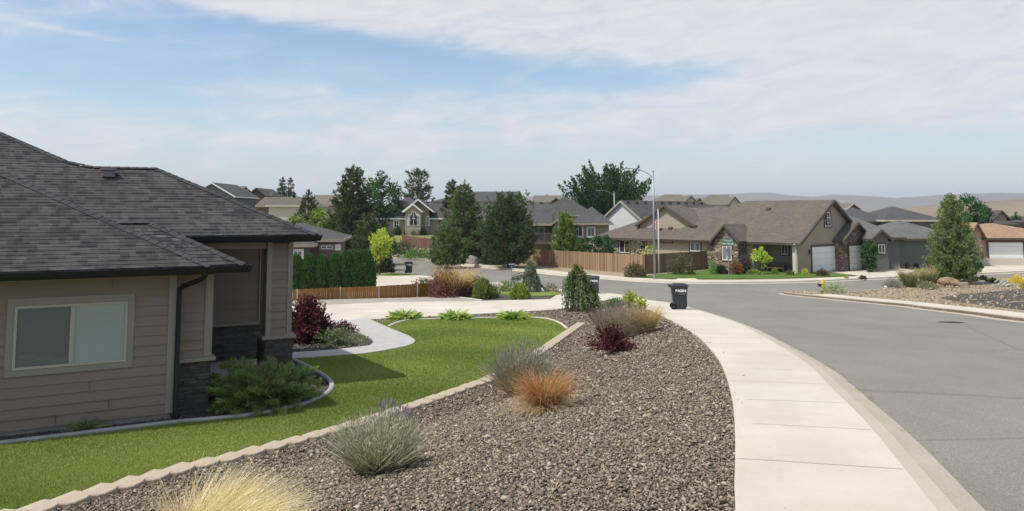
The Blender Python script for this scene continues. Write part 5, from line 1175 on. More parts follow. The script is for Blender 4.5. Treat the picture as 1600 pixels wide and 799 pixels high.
def grass(name, poly, zones, label, holes=(), seed=1):
    r = np.random.default_rng(seed); XS, YS, HS, WS = [], [], [], []
    for ya, yb, dens, h, w in zones:
        xs0 = min(p[0] for p in poly); xs1 = max(p[0] for p in poly); n = int((xs1 - xs0) * (yb - ya) * dens)
        x = r.uniform(xs0, xs1, n); y = r.uniform(ya, yb, n); ok = inside(poly, x, y) & (np.abs(x) < y * .70 + .5)
        for q in holes: ok &= ~inside(q, x, y)
        XS.append(x[ok]); YS.append(y[ok]); HS.append(np.full(ok.sum(), h)); WS.append(np.full(ok.sum(), w))
    x = np.concatenate(XS); y = np.concatenate(YS); h = np.concatenate(HS) * r.uniform(.55, 1.15, len(x)); w = np.concatenate(WS); n = len(x)
    z = T(x, y); a = r.uniform(0, 6.28, n); lx_, ly_ = r.normal(0, .4, n) * h, r.normal(0, .4, n) * h; sx, sy = np.cos(a) * w / 2, np.sin(a) * w / 2
    V = np.stack([np.stack([x - sx, y - sy, z], 1), np.stack([x + sx, y + sy, z], 1), np.stack([x + lx_, y + ly_, z + h], 1)], 1)
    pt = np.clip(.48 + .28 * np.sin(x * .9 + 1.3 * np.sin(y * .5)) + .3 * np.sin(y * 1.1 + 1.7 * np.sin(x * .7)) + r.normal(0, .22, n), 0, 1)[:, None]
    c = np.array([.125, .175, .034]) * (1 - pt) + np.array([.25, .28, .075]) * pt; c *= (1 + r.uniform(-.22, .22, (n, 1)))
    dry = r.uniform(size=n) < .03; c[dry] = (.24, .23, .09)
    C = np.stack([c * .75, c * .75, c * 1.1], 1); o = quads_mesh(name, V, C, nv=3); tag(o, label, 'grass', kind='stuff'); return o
lawn_holes = (path, front_bed)
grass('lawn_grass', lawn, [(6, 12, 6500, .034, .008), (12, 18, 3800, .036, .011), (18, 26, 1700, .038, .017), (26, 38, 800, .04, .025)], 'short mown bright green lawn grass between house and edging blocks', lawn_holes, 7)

# ------------------------------------------------------------------ houses further away
class Fr:
    """a facade frame: x to the right along the facade, y away from the viewer, z up from the house's ground"""
    def __init__(s, root, ox, oy, ang):
        s.root = root; s.o = (ox, oy); s.u = (math.cos(ang), math.sin(ang)); s.v = (-math.sin(ang), math.cos(ang)); s.z0 = root.location.z
    def x(s, px, ly=0.0):
        r = ray(px, 360); k = r.x / r.y
        return (k * (s.o[1] + ly * s.v[1]) - s.o[0] - ly * s.v[0]) / (s.u[0] - k * s.u[1])
    def z(s, py, x, ly=0.0):
        r = ray(800, py); D = s.o[1] + x * s.u[1] + ly * s.v[1]
        return r.z / r.y * D - s.z0
    def build(s, mb, name, m, parent=None, **k):
        L = s.root.location
        mb.v = [(s.o[0] + x * s.u[0] + y * s.v[0] - L.x, s.o[1] + x * s.u[1] + y * s.v[1] - L.y, z) for x, y, z in mb.v]
        return mb.build(name, m, parent or s.root, **k)
def beam(mb, a, b, w=.05, h=.2):
    a = Vector(a); b = Vector(b); d = (b - a).normalized(); sd_ = Vector((d.y, -d.x, 0)); sd_ = sd_.normalized() * w if sd_.length > 1e-5 else Vector((w, 0, 0))
    i = len(mb.v)
    for p in (a, b):
        for q in (sd_, -sd_):
            mb.v += [tuple(p + q), tuple(p + q - Vector((0, 0, h)))]
    # verts: a+ top, a+ bot, a- top, a- bot, b+ ...
    for f in ((0, 1, 3, 2), (4, 6, 7, 5), (0, 4, 5, 1), (2, 3, 7, 6), (0, 2, 6, 4), (1, 5, 7, 3)): mb.f.append([i + k for k in f])
def wing(fr, x0, x1, y0, y1, ze, zr, wall_m, roof_m, fas_m, ends=('hip', 'hip'), axis='x', inset=.45, wall=True, zb=-.6, th=.12, hipk=1.0, vents=0):
    """one block of a house: walls, roof of two or four planes, fascia boards"""
    m = MB(); fa = MB(); out = []
    if axis == 'x': L0, L1, S0, S1 = x0, x1, y0, y1
    else: L0, L1, S0, S1 = y0, y1, x0, x1
    def q(l, s_, z): return (l, s_, z) if axis == 'x' else (s_, l, z)
    sm = (S0 + S1) / 2; hs = (S1 - S0) / 2
    a = min(hs * hipk, (L1 - L0) / 2 - .05) if ends[0] == 'hip' else 0; b = min(hs * hipk, (L1 - L0) / 2 - .05) if ends[1] == 'hip' else 0
    A, B = q(L0 + a, sm, zr), q(L1 - b, sm, zr); c00, c10, c11, c01 = q(L0, S0, ze), q(L1, S0, ze), q(L1, S1, ze), q(L0, S1, ze)
    slab(m, [c00, c10, B, A], th); slab(m, [c01, A, B, c11], th)
    if a: slab(m, [c00, A, c01], th)
    if b: slab(m, [c10, c11, B], th)
    rf = fr.build(m, 'roof', roof_m, recalc=False)
    for p1, p2 in ((c00, c10), (c01, c11)): beam(fa, p1, p2, .06, .22)
    for e, (p1, pk, p2) in ((a, (c00, A, c01)), (b, (c10, B, c11))):
        if e: beam(fa, p1, p2, .06, .22)
        else: beam(fa, p1, pk, .07, .26); beam(fa, pk, p2, .07, .26)
    fr.build(fa, 'fascia', fas_m, rf)
    if vents:
        vm = MB()
        for k in range(vents):
            l = L0 + a + (L1 - b - L0 - a) * (k + .5) / vents; s_ = sm - .5; z = zr - .5 * (zr - ze) / hs
            x, y, z = q(l, s_, z); vm.box(x - .2, y - .2, z - .05, x + .2, y + .2, z + .22)
        fr.build(vm, 'ridge_vents', darktrim, rf)
    if wall:
        w = MB(); i = inset; wx0, wx1, wy0, wy1 = x0 + i, x1 - i, y0 + i, y1 - i
        w.box(wx0, wy0, zb, wx1, wy1, ze - .03)
        gz = zr - (zr - ze) * i / hs * 0 - .10
        for e, l in ((a, L0 + i), (b, L1 - i)):
            if not e:
                k = ze - .02; pts = [(S0 + i, k), (S1 - i, k), (S1 - i, k + (zr - ze) * i / hs - .1), (sm, zr - .1), (S0 + i, k + (zr - ze) * i / hs - .1)]
                l2 = l + (.2 if l == L0 + i else -.2)
                P1 = [q(l, s_, z) for s_, z in pts]; P2 = [q(l2, s_, z) for s_, z in pts]; j = len(w.v); w.v += P1 + P2
                w.f.append([j + t for t in range(5)]); w.f.append([j + 5 + t for t in range(5)][::-1])
                for t in range(5): w.f.append([j + t, j + 5 + t, j + 5 + (t + 1) % 5, j + (t + 1) % 5])
        fr.build(w, 'wall', wall_m)
    return rf
def window(fr, x0, x1, z0, z1, ly, trim=None, frame=None, glass=None, mull=1, tw=.12, hm=False, arch=False, parent=None):
    trim = trim or darktrim; frame = frame or white_p; glass = glass or glass_d
    t = MB(); 
    for a in ((x0 - tw, z0 - tw, x1 + tw, z0), (x0 - tw, z1, x1 + tw, z1 + tw), (x0 - tw, z0, x0, z1), (x1, z0, x1 + tw, z1)): t.box(a[0], ly - .07, a[1], a[2], ly - .001, a[3])
    w = fr.build(t, 'window', trim, parent)
    f = MB(); e = .07
    for a in ((x0, z0, x1, z0 + e), (x0, z1 - e, x1, z1), (x0, z0 + e, x0 + e, z1 - e), (x1 - e, z0 + e, x1, z1 - e)): f.box(a[0], ly - .05, a[1], a[2], ly - .012, a[3])
    for k in range(mull):
        xm = x0 + (x1 - x0) * (k + 1) / (mull + 1); f.box(xm - e / 2, ly - .048, z0 + e, xm + e / 2, ly - .012, z1 - e)
    if hm: zm = (z0 + z1) / 2; f.box(x0 + e, ly - .046, zm - e / 2, x1 - e, ly - .013, zm + e / 2)
    fr.build(f, 'window_frame', frame, w); g = MB(); g.box(x0 + e * .5, ly - .03, z0 + e * .5, x1 - e * .5, ly - .02, z1 - e * .5); fr.build(g, 'pane', glass, w)
    return w
def garage_door(fr, x0, x1, z0, z1, ly, trim=None, m=None):
    d = MB(); n = 4; h = (z1 - z0) / n
    for k in range(n): d.box(x0, ly - .02, z0 + k * h + .008, x1, ly + .03, z0 + (k + 1) * h - .008)
    k2 = max(2, int((x1 - x0) / 1.2)); pw = (x1 - x0) / k2
    for r_i in range(n):
        for c in range(k2): d.box(x0 + c * pw + .12, ly - .035, z0 + r_i * h + .10, x0 + (c + 1) * pw - .12, ly - .019, z0 + (r_i + 1) * h - .10)
    o = fr.build(d, 'garage_door', m or white_p); t = MB(); t.box(x0 - .18, ly - .06, z0, x0 - .005, ly - .001, z1 + .18); t.box(x1 + .005, ly - .06, z0, x1 + .18, ly - .001, z1 + .18); t.box(x0 - .005, ly - .06, z1 + .005, x1 + .005, ly - .001, z1 + .18)
    fr.build(t, 'door_trim', trim or darktrim, o); return o
def house(name, px, D, ang, label, zg=None):
    x = X_at(px, D, 360); z = Tz(x, D) if zg is None else zg
    r = empty(name, (x, D, z), 0, label, 'house'); return r, Fr(r, x, D, ang)
stone_m = mat('brown field stone', (.2, .15, .11), .9, .2, fn=f_stone([(.13, .10, .075), (.24, .185, .135), (.36, .28, .20), (.19, .15, .12), (.45, .37, .28)], .42, .2))
# --- tan corner house
rt = empty('corner_house', (25.8, 73, -5.42), 0, 'tan stucco house on the corner with brown roof, white garage doors and stone gables', 'house')
A = Fr(rt, 25.8, 73, math.atan2(-.75, .66)); B = Fr(rt, 25.8, 73, math.atan2(.66, .75))
ZE = 2.8
wing(A, A.x(925), -1.0, 0, 13.6, ZE, 6.15, tan_st, sh_brown, darktrim, ends=('hip', 'gable'), wall=False)
wing(A, -16.0, .45, 0, 13.4, ZE + .004, 6.82, tan_st, sh_brown, darktrim, ends=('hip', 'gable'), wall=False)
w = MB(); xa = A.x(958, .5); xp = A.x(1176, .5); xq = A.x(1239, .5)
w.box(xa, .5, -.6, xp, 6, ZE - .05); w.box(xa + .02, 5.9, -.6, -6, 13.0, ZE - .04); A.build(w, 'wall', tan_st)
w = MB(); w.box(xp - .3, 2.6, -.6, 0, 6.2, ZE - .06); A.build(w, 'porch_wall', porch_shade_st)
w = MB(); i = .0
pts = [(.45, -.6), (12.95, -.6), (12.95, ZE + .1), (6.7, 6.62), (.45, ZE + .1)]
i0 = len(w.v); 
for yy in (.0, .35): w.v += [(x, yy, z) for x, z in pts]
w.f.append([0, 1, 2, 3, 4]); w.f.append([9, 8, 7, 6, 5])
for t in range(5): w.f.append([t, 5 + t, 5 + (t + 1) % 5, (t + 1) % 5])
B.build(w, 'garage_wall', sage_st)
w = MB(); w.box(2.7, .36, -.6, 12.9, 6, ZE); B.build(w, 'wall', sage_st)
garage_door(B, B.x(1267), B.x(1305), .02, 2.36, -.01)
xs = (B.x(1285) + B.x(1300)) / 2
window(B, B.x(1288.5), B.x(1298.5), B.z(354, xs), B.z(335, xs), -.01, mull=1, hm=True)
window(B, B.x(1291), B.x(1296), B.z(354, xs) + .3, B.z(331.5, xs), -.06, mull=0, hm=True)
wing(B, 6.9, 12.9, -1.2, 2.0, ZE + .15, B.z(347, 9.9, -1.2), stone_m, sh_brown, darktrim, ends=('gable', 'gable'), axis='y', inset=.35)
garage_door(B, B.x(1325, -.85), B.x(1344, -.85), .02, 2.36, -.86)
ch = MB(); ch.tube([(7.6, 3.2, 5.0), (7.6, 3.2, 6.3)], .18, 8); ch.lathe([(.3, 6.25), (.3, 6.5), (.05, 6.62)], 7.6, 3.2, 10); B.build(ch, 'flue_pipe', steel)
# stone bay by the entrance
xc = A.x(1134, -.9); wing(A, xc - 1.6, xc + 1.6, -1.2, 2.2, ZE + .06, A.z(350, xc, -.9), stone_m, sh_brown, darktrim, ends=('gable', 'gable'), axis='y', inset=.3)
xs2 = A.x(1109, .4); st2 = MB(); st2.box(A.x(1104, .44), .44, -.5, xc - 1.4, .5, ZE - .06); A.build(st2, 'stone_panel', stone_m)
window(A, A.x(1128, -.9), A.x(1143, -.9), 1.0, 2.35, -.91, glass=glass_b, tw=.06)
# dormer gable on the long roof
xd = A.x(1041.5, 2.3); wing(A, xd - 4.0, xd + 4.0, 1.9, 8, A.z(352, xd, 2.0), A.z(320, xd, 2.0), tan_st, sh_brown, darktrim, ends=('gable', 'hip'), axis='y', inset=.35, zb=A.z(352, xd, 2.0) - .6, wall=True)
for (p0, p1, t0, t1, mu, gl) in ((968, 984, 376, 395, 1, glass_d), (1000, 1009, 376, 391, 0, glass_d), (1035, 1050, 375.5, 378.5, 1, glass_d), (1078, 1094, 379.5, 393, 1, glass_b), (1152, 1164, 378.5, 397, 1, glass_d)):
    xm = A.x((p0 + p1) / 2, .5); window(A, A.x(p0, .5), A.x(p1, .5), A.z(t1, xm, .5), A.z(t0, xm, .5), .49, mull=mu, glass=gl)
xm = A.x(1225, 2.6); window(A, A.x(1220, 2.6), A.x(1231, 2.6), A.z(398, xm, 2.6), A.z(379, xm, 2.6), 2.59, mull=1)
for xx_ in (A.x(926.5, .5), -.55):
    pm = MB(); pm.box(xx_, .35, -.5, xx_ + .3, .65, ZE - .1); A.build(pm, 'porch_post', cream_st)
pm = MB(); pm.tube([(-.1, -.1, ZE - .1), (-.1, .2, ZE - .4), (-.1, .25, .1)], .06, 6); A.build(pm, 'downspout', cream_st)
bn = MB(); xb_ = A.x(1212, 1.5); bn.box(xb_ - .9, 1.2, .32, xb_ + .9, 1.7, .42); bn.box(xb_ - .9, 1.7, .42, xb_ + .9, 1.76, .95)
for dx in (-.85, .8): bn.box(xb_ + dx, 1.2, -.1, xb_ + dx + .06, 1.72, .62)
ob = A.build(bn, 'porch_bench', darktrim, rt)
for l_ in (B.x(1263, 0), B.x(1309, 0)):
    lm = MB(); lm.box(l_ - .09, -.2, 1.7, l_ + .09, -.01, 2.05); lm.box(l_ - .13, -.24, 2.05, l_ + .13, -.01, 2.1); B.build(lm, 'wall_lantern', darktrim)
for l_ in (B.x(1321.5, -.85), B.x(1348, -.85)):
    lm = MB(); lm.box(l_ - .09, -1.05, 1.7, l_ + .09, -.86, 2.05); lm.box(l_ - .13, -1.09, 2.05, l_ + .13, -.86, 2.1); B.build(lm, 'wall_lantern', darktrim)
vm = MB()
for px, py, in ((1033, 360), (1047, 360), (1175, 330)):
    x = A.x(px, 2); 
    for y in np.arange(.3, 6, .3):
        zz = (ZE + y * .5) if px < 1100 else ZE + y * .6
        if A.z(py, x, y) < zz: break
    vm.box(x - .2, y - .2, zz - .1, x + .2, y + .15, zz + .2)
A.build(vm, 'roof_vents', darktrim)
# --- white gable house behind it
r, f = house('grey_roof_house', 1004, 100, R(35), 'house with a white gable and dark grey roof just behind the tan corner house')
wing(f, -.3, 19, -.3, 7.6, f.z(344, 0), f.z(313.5, 0, 3.5), white_st, sh_grey, sage_st, ends=('gable', 'hip'), inset=.3, vents=10)
# --- balcony house
r, f = house('balcony_house', 830, 95, R(-6), 'sage two storey house with a balcony behind the tall cedar fence')
wing(f, f.x(690), f.x(900), 0, 13, f.z(350, 0), f.z(316, 0, 6), sage_st, sh_grey, sage_st, ends=('hip', 'hip'), inset=2.0, vents=7, hipk=.6)
wing(f, f.x(862), f.x(900), -1.5, 8, f.z(349, 3), f.z(336, 3), sage_st, sh_grey, sage_st, ends=('gable', 'gable'), axis='y', inset=.4)
wing(f, f.x(890), f.x(958, 2), 1.0, 10, f.z(349, 7, 1), f.z(323, 7, 5), sage_st, sh_grey, sage_st, ends=('hip', 'hip'), inset=.5)
x0, x1, zz = f.x(824), f.x(866), f.z(378, 0); bm2 = MB(); bm2.box(x0, -.2, zz - .25, x1, 2.0, zz); bm2.box(x0, -.2, zz + .95, x1, -.1, zz + 1.05)
for k in range(22): xx = x0 + (x1 - x0) * k / 21; bm2.box(xx - .03, -.18, zz, xx + .03, -.12, zz + .95)
for xx in (x0, x1 - .2): bm2.box(xx, -.2, -.5, xx + .18, 0, zz + 3.2)
f.build(bm2, 'balcony', mat('balcony brown', (.13, .10, .08), .8))
xm = f.x(846); window(f, f.x(842, 2), f.x(850, 2), f.z(377, xm, 2), f.z(356, xm, 2), 2.0 - .01, mull=0, glass=glass_b, trim=white_p)
xm = f.x(903, 1); window(f, f.x(897, 1.4), f.x(910, 1.4), f.z(370, xm, 1), f.z(352, xm, 1), 1.45, mull=1, trim=white_p, glass=glass_d)
window(f, f.x(918, 1.4), f.x(929, 1.4), f.z(370, xm, 1), f.z(356, xm, 1), 1.45, mull=1, trim=white_p, glass=glass_b)
window(f, f.x(873, -1.1), f.x(885, -1.1), f.z(374, xm, 1), f.z(352, xm, 1), -1.09, mull=1, trim=white_p, glass=glass_d)
xv = f.x(845); vp = MB(); vp.tube([(xv, 3, f.z(346, xv, 2)), (xv, 3, f.z(332, xv, 2))], .1, 6); f.build(vp, 'vent_pipe', steel)
# --- arched window house
r, f = house('arched_window_house', 640, 126, 0, 'grey house with white trimmed gable and arched windows, on the rise at the left')
zE = f.z(341, 0); wing(f, f.x(570), f.x(690), 0, 12, zE, f.z(308, 0, 6), grey_st if False else sage_st, sh_grey, white_p, ends=('hip', 'hip'), inset=.5)
wing(f, f.x(660), f.x(745), .8, 10, zE, f.z(318, 0, 5), sage_st, sh_grey, white_p, ends=('gable', 'hip'), inset=.5)
wing(f, f.x(630), f.x(678), -1.2, 6, f.z(330, 0), f.z(311, 0), sage_st, sh_grey, white_p, ends=('gable', 'gable'), axis='y', inset=.8)
wing(f, f.x(634), f.x(662.5), -2.8, 3, f.z(330, 0), f.z(318.5, 0), sage_st, sh_grey, white_p, ends=('gable', 'gable'), axis='y', inset=.25)
ly = -2.55
def archwin(xa, xb, za, zb, ly):
    m = MB(); g = MB(); n = 10; r_ = (xb - xa) / 2; xc = (xa + xb) / 2
    po = [(xa - .14, za - .12), (xb + .14, za - .12)] + [(xc + (r_ + .14) * math.cos(t * math.pi / n), zb - r_ + (r_ + .14) * math.sin(t * math.pi / n)) for t in range(n + 1)]
    pi_ = [(xa, za), (xb, za)] + [(xc + r_ * math.cos(t * math.pi / n), zb - r_ + r_ * math.sin(t * math.pi / n)) for t in range(n + 1)]
    m.prism(po, ly - .05, ly); g.prism(pi_, ly - .08, ly - .051); m.box(xa, ly - .10, (za + zb) / 2 - .05, xb, ly - .081, (za + zb) / 2 + .05); m.box(xc - .03, ly - .10, za, xc + .03, ly - .081, zb - .02)
    w = f.build(m, 'arched_window', white_p); f.build(g, 'pane', glass_d, w)
z0 = f.z(351.5, 0, ly)
archwin(f.x(643.5, ly), f.x(649, ly), z0, f.z(331.5, 0, ly), ly); archwin(f.x(638.5, ly), f.x(642, ly), z0, f.z(336.5, 0, ly), ly); archwin(f.x(650.5, ly), f.x(654, ly), z0, f.z(336.5, 0, ly), ly)
archwin(f.x(666.5, -.4), f.x(669.5, -.4), f.z(352, 0), f.z(339, 0), -.41 + .0)
window(f, f.x(615.5, .5), f.x(623, .5), f.z(355.5, 0), f.z(345.5, 0), .49, trim=white_p, mull=1, hm=True)
# --- brown neighbour house
r, f = house('neighbour_house', 497, 60, R(8), 'brown sided house with dark roof partly hidden behind the near house and the hedge')
wing(f, f.x(380), f.x(537), -.5, 10, f.z(373.5, 0), f.z(348, 0, 4), brown_st, sh_grey, trim_m, ends=('hip', 'hip'), inset=.5)
wing(f, f.x(380), f.x(497), -2.2, 5, f.z(380, 0), f.z(360, 0, 1), grey_st, sh_grey, trim_m, ends=('hip', 'hip'), inset=.5)
window(f, f.x(459, -1.7), f.x(473, -1.7), f.z(404, 0), f.z(390, 0), -1.71, trim=white_p, mull=1, glass=glass_b)
window(f, f.x(502, 0), f.x(520, 0), f.z(389, 0), f.z(384, 0), -.01, trim=trim_m, mull=1)
window(f, f.x(526.5, 0), f.x(530.5, 0), f.z(389, 0), f.z(384.5, 0), -.01, trim=white_p, mull=0)
# --- far houses on the rise; (name px D ang label, wings as image measures at distance D)
def far(px, D, label, wings, ang=0, wins=()):
    r, f = house('far_house', px, D, R(ang), label)
    for (a, b, pe, pr, dep, wm_, rm_, fm_, ends, axis, y0) in wings:
        wing(f, f.x(a, y0), f.x(b, y0), y0, y0 + dep, f.z(pe, 0, y0), f.z(pr, 0, y0 + (dep / 2 if axis == 'x' else 0)), wm_, rm_, fm_, ends=ends, axis=axis, inset=.4, zb=-3)
    for (a, b, t, bt, ly, gl) in wins: window(f, f.x(a, ly), f.x(b, ly), f.z(bt, 0, ly), f.z(t, 0, ly), ly - .01, trim=white_p, glass=gl, mull=0)
    return r
HH = ('hip', 'hip'); GG = ('gable', 'gable')
far(327, 150, 'grey gabled roof peeking out directly behind the near house roof ridge end', [(290, 366, 307, 285, 14, grey_st, sh_grey, white_p, GG, 'y', 0)])
far(355, 172, 'tan roofed block on the left skyline between two gables', [(335, 369.5, 303, 291, 10, beige_st, sh_tan, beige_st, GG, 'x', 0), (366, 377, 304, 296, 8, brown_st, sh_brown, brown_st, GG, 'x', 1)])
far(397, 165, 'dark brown gable house with one small white window on the left skyline', [(382, 414, 306, 293.5, 12, brown_st, sh_grey, darktrim, GG, 'y', 0), (372, 395, 305, 299, 8, brown_st, sh_grey, darktrim, HH, 'x', 2), (405, 424, 306, 299.5, 9, brown_st, sh_grey, darktrim, HH, 'x', 2)], wins=[(395, 399, 307, 311, .4, glass_b)])
far(418, 148, 'low grey brown roof between the brown gable and the cream house', [(398, 442, 322, 308, 12, brown_st, sh_brown, trim_m, GG, 'x', 0)])
far(448, 128, 'cream walled house with pale brown hip roof at the left', [(414, 486, 321, 307.5, 12, cream_st, sh_brown, cream_st, HH, 'x', 0)])
far(510, 160, 'tan roof between the dark pointed tree and the tallest pine', [(480, 545, 320, 305, 12, beige_st, sh_tan, beige_st, GG, 'x', 0)])
far(750, 150, 'long dark grey roof on the skyline right of the slim conifer', [(672, 805, 315, 299.5, 13, beige_st, sh_grey, darktrim, ('hip', 'gable'), 'x', 0)], ang=-8, wins=[(738, 744, 318, 322, .4, glass_d)])
far(870, 175, 'far tan roof with a small gable left of the big fanned tree', [(835, 893, 315, 305.5, 12, beige_st, sh_tan, beige_st, GG, 'x', 0), (862, 876, 314, 309, 5, brown_st, sh_tan, darktrim, GG, 'y', -1)])
far(890, 118, 'dark grey hip roof at the foot of the big fanned tree', [(838, 935, 336, 307.5, 11, sage_st, sh_grey, sage_st, HH, 'x', 0)])
far(1062, 170, 'far tan roofed house with dark gable, the left one of two behind the corner house', [(1020, 1076, 319, 304, 12, cream_st, sh_tan, beige_st, ('hip', 'gable'), 'x', 0), (1068, 1094, 319, 305.5, 9, cream_st, sh_tan, darktrim, GG, 'y', -.5)], wins=[(1077, 1080, 316, 319.5, 0, glass_d), (1085, 1088, 316, 319.5, 0, glass_d)])
far(1130, 165, 'far tan roofed house with dark gable, the right one of two behind the corner house', [(1093, 1152, 319, 305, 12, cream_st, sh_tan, beige_st, ('hip', 'gable'), 'x', 0), (1139, 1161, 320, 307, 9, cream_st, sh_tan, darktrim, GG, 'y', -.5), (1088, 1101, 316, 309.5, 9, cream_st, sh_tan, darktrim, GG, 'y', 4)])
far(1325, 150, 'far tan roof with brown gable just right of the corner house peak', [(1300, 1333, 326, 314.5, 12, cream_st, sh_tan, cream_st, GG, 'x', 0), (1324, 1348, 326, 317, 8, brown_st, sh_tan, cream_st, GG, 'y', -.5)])
far(1365, 118, 'dark grey hip roof behind the grey house, left one', [(1322, 1402, 346, 324.5, 13, grey_st, sh_grey, darktrim, HH, 'x', 0)])
far(1430, 116, 'dark grey hip roof behind the grey house, right one with a pale fascia', [(1382, 1480, 344, 322.5, 14, grey_st, sh_grey, cream_st, HH, 'x', 0)])
far(1555, 112, 'dark grey roof with a grey gable above the orange brown roof', [(1515, 1592, 350, 339.5, 10, grey_st, sh_grey, darktrim, HH, 'x', 0), (1554, 1581, 343, 328.5, 9, sage_st, sh_grey, darktrim, GG, 'y', 3)])
far(1605, 118, 'dark grey roof cut by the right edge of the picture', [(1588, 1660, 347, 337, 10, grey_st, sh_grey, darktrim, HH, 'x', 0)])
# --- grey house and peach house at the right
r, f = house('grey_house', 1380, 80, R(4), 'dark grey stucco house with pale grey roof right of the corner house')
wing(f, f.x(1300), f.x(1416), 0, 13, f.z(371, 0), f.z(330, 0, 6), grey_st, sh_lgrey, darktrim, ends=HH, inset=.5)
wing(f, f.x(1361, -2.8), f.x(1395, -2.8), -2.8, 4, f.z(373, 0, -2), f.z(358, 0, -2), grey_st, sh_lgrey, darktrim, ends=('gable', 'hip'), axis='y', inset=.35)
wing(f, f.x(1392), f.x(1520), .8, 11, f.z(373, 0, 1), f.z(344.5, 0, 6), grey_st, sh_lgrey, darktrim, ends=HH, inset=.5)
xm = f.x(1375, -2.4); window(f, f.x(1370.5, -2.4), f.x(1381, -2.4), f.z(396, xm, -2.4), f.z(382, xm, -2.4), -2.46, mull=1)
r, f = house('peach_house', 1560, 86, R(-3), 'peach stucco house with orange brown roof and wide white garage door, at the right edge')
wing(f, f.x(1500), f.x(1690), 0, 12, f.z(372, 0), f.z(349, 0, 6), peach_st, sh_peach, darktrim, ends=HH, inset=.5)
wing(f, f.x(1515.5, -2.5), f.x(1541, -2.5), -2.5, 4, f.z(372, 0, -2), f.z(348, 0, -2), peach_st, sh_peach, darktrim, ends=('gable', 'hip'), axis='y', inset=.35)
garage_door(f, f.x(1543.5, .4), f.x(1597, .4), f.z(404, 0, .4), f.z(379, 0, .4), .42)
bs = MB(); bs.box(f.x(1500), .2, -.6, f.x(1690), .6, f.z(404, 0, .4)); f.build(bs, 'foundation', cream_st)

# ------------------------------------------------------------------ fences
def fence(name, pts, hts, m, label, post_m=None, w=.14, post_step=2.4, dog=.03, seed=1, below=.1, post_h=.0):
    p0 = Vector(pts[0]); root = empty(name, (p0.x, p0.y, Tz(*pts[0])), 0, label, 'fence'); rr = random.Random(seed)
    pb, tot = MB(), 0; posts = []; zr0 = root.location.z
    for k in range(len(pts) - 1):
        a, b = Vector(pts[k]), Vector(pts[k + 1]); L = (b - a).length; d = (b - a).normalized(); nrm = Vector((d.y, -d.x)); s = 0
        while s < L - .02:
            e = min(w * rr.uniform(.93, 1.0), L - s); c = a + d * (s + e / 2); t = (s + e / 2) / L; h = hts[k] * (1 - t) + hts[k + 1] * t + rr.uniform(-dog, dog) * .5; z = Tz(c.x, c.y)
            M = Matrix(((d.x, nrm.x, 0, c.x - p0.x), (d.y, nrm.y, 0, c.y - p0.y), (0, 0, 1, z - zr0), (0, 0, 0, 1)))
            o_ = rr.uniform(0, .012); pb.box(-e / 2 + .004, o_, -below, e / 2 - .004, o_ + .018, h, M); s += w
        n = max(1, round(L / post_step))
        for q in range(n + 1):
            if k and q == 0: continue
            t = q / n; c = a + d * (L * t); h = hts[k] * (1 - t) + hts[k + 1] * t; posts.append((c.x - p0.x, c.y - p0.y, Tz(c.x, c.y) - zr0, h, nrm))
    pb.build('boards', m, root, recalc=False)
    for x, y, z, h, nrm in posts:
        q = MB(); s_ = .03 if post_m else .05; ox = nrm * (.04 if post_m else -.06); q.box(x + ox.x - s_, y + ox.y - s_, z - below, x + ox.x + s_, y + ox.y + s_, z + h + post_h); q.build('fence_post', post_m or m, root)
    return root
fa_ = Gs([(816, 413), (870, 417.5), (940, 423.5), (1006, 428.5)])
fence('cedar_fence', fa_, [1.68, 1.72, 1.75, 1.78], fence_m, 'tall sunlit cedar board fence along the far street', seed=2)
fence('shade_toned_fence', [fa_[-1]] + Gs([(1050, 425), (1108, 420.5)]), [1.78, 1.8, 1.8], fence_shade, 'tall brown board fence, its shade put into the colour, turning the corner beside the corner house', seed=3)
fence('low_fence', Gs([(440, 471), (464, 470), (531, 466.5), (592, 465), (652, 462.8), (742, 459)]), [.62, .62, .64, .66, .74, .80], fence_o, 'low orange stained board fence with thin pale posts behind the driveway', mat('post grey', (.42, .41, .38), .6), w=.12, seed=4, post_h=.03, post_step=2.6)
p_ = [tuple(G(x, y).xy) for x, y in ((628, 385), (645, 387), (663, 388), (690, 390))]
fence('retaining_fence', p_, [1.5, 1.5, 1.4, 1.3], fence_r, 'red brown board fence on the bank below the arched window house', w=.35, post_step=2.2, seed=5, post_h=.15)

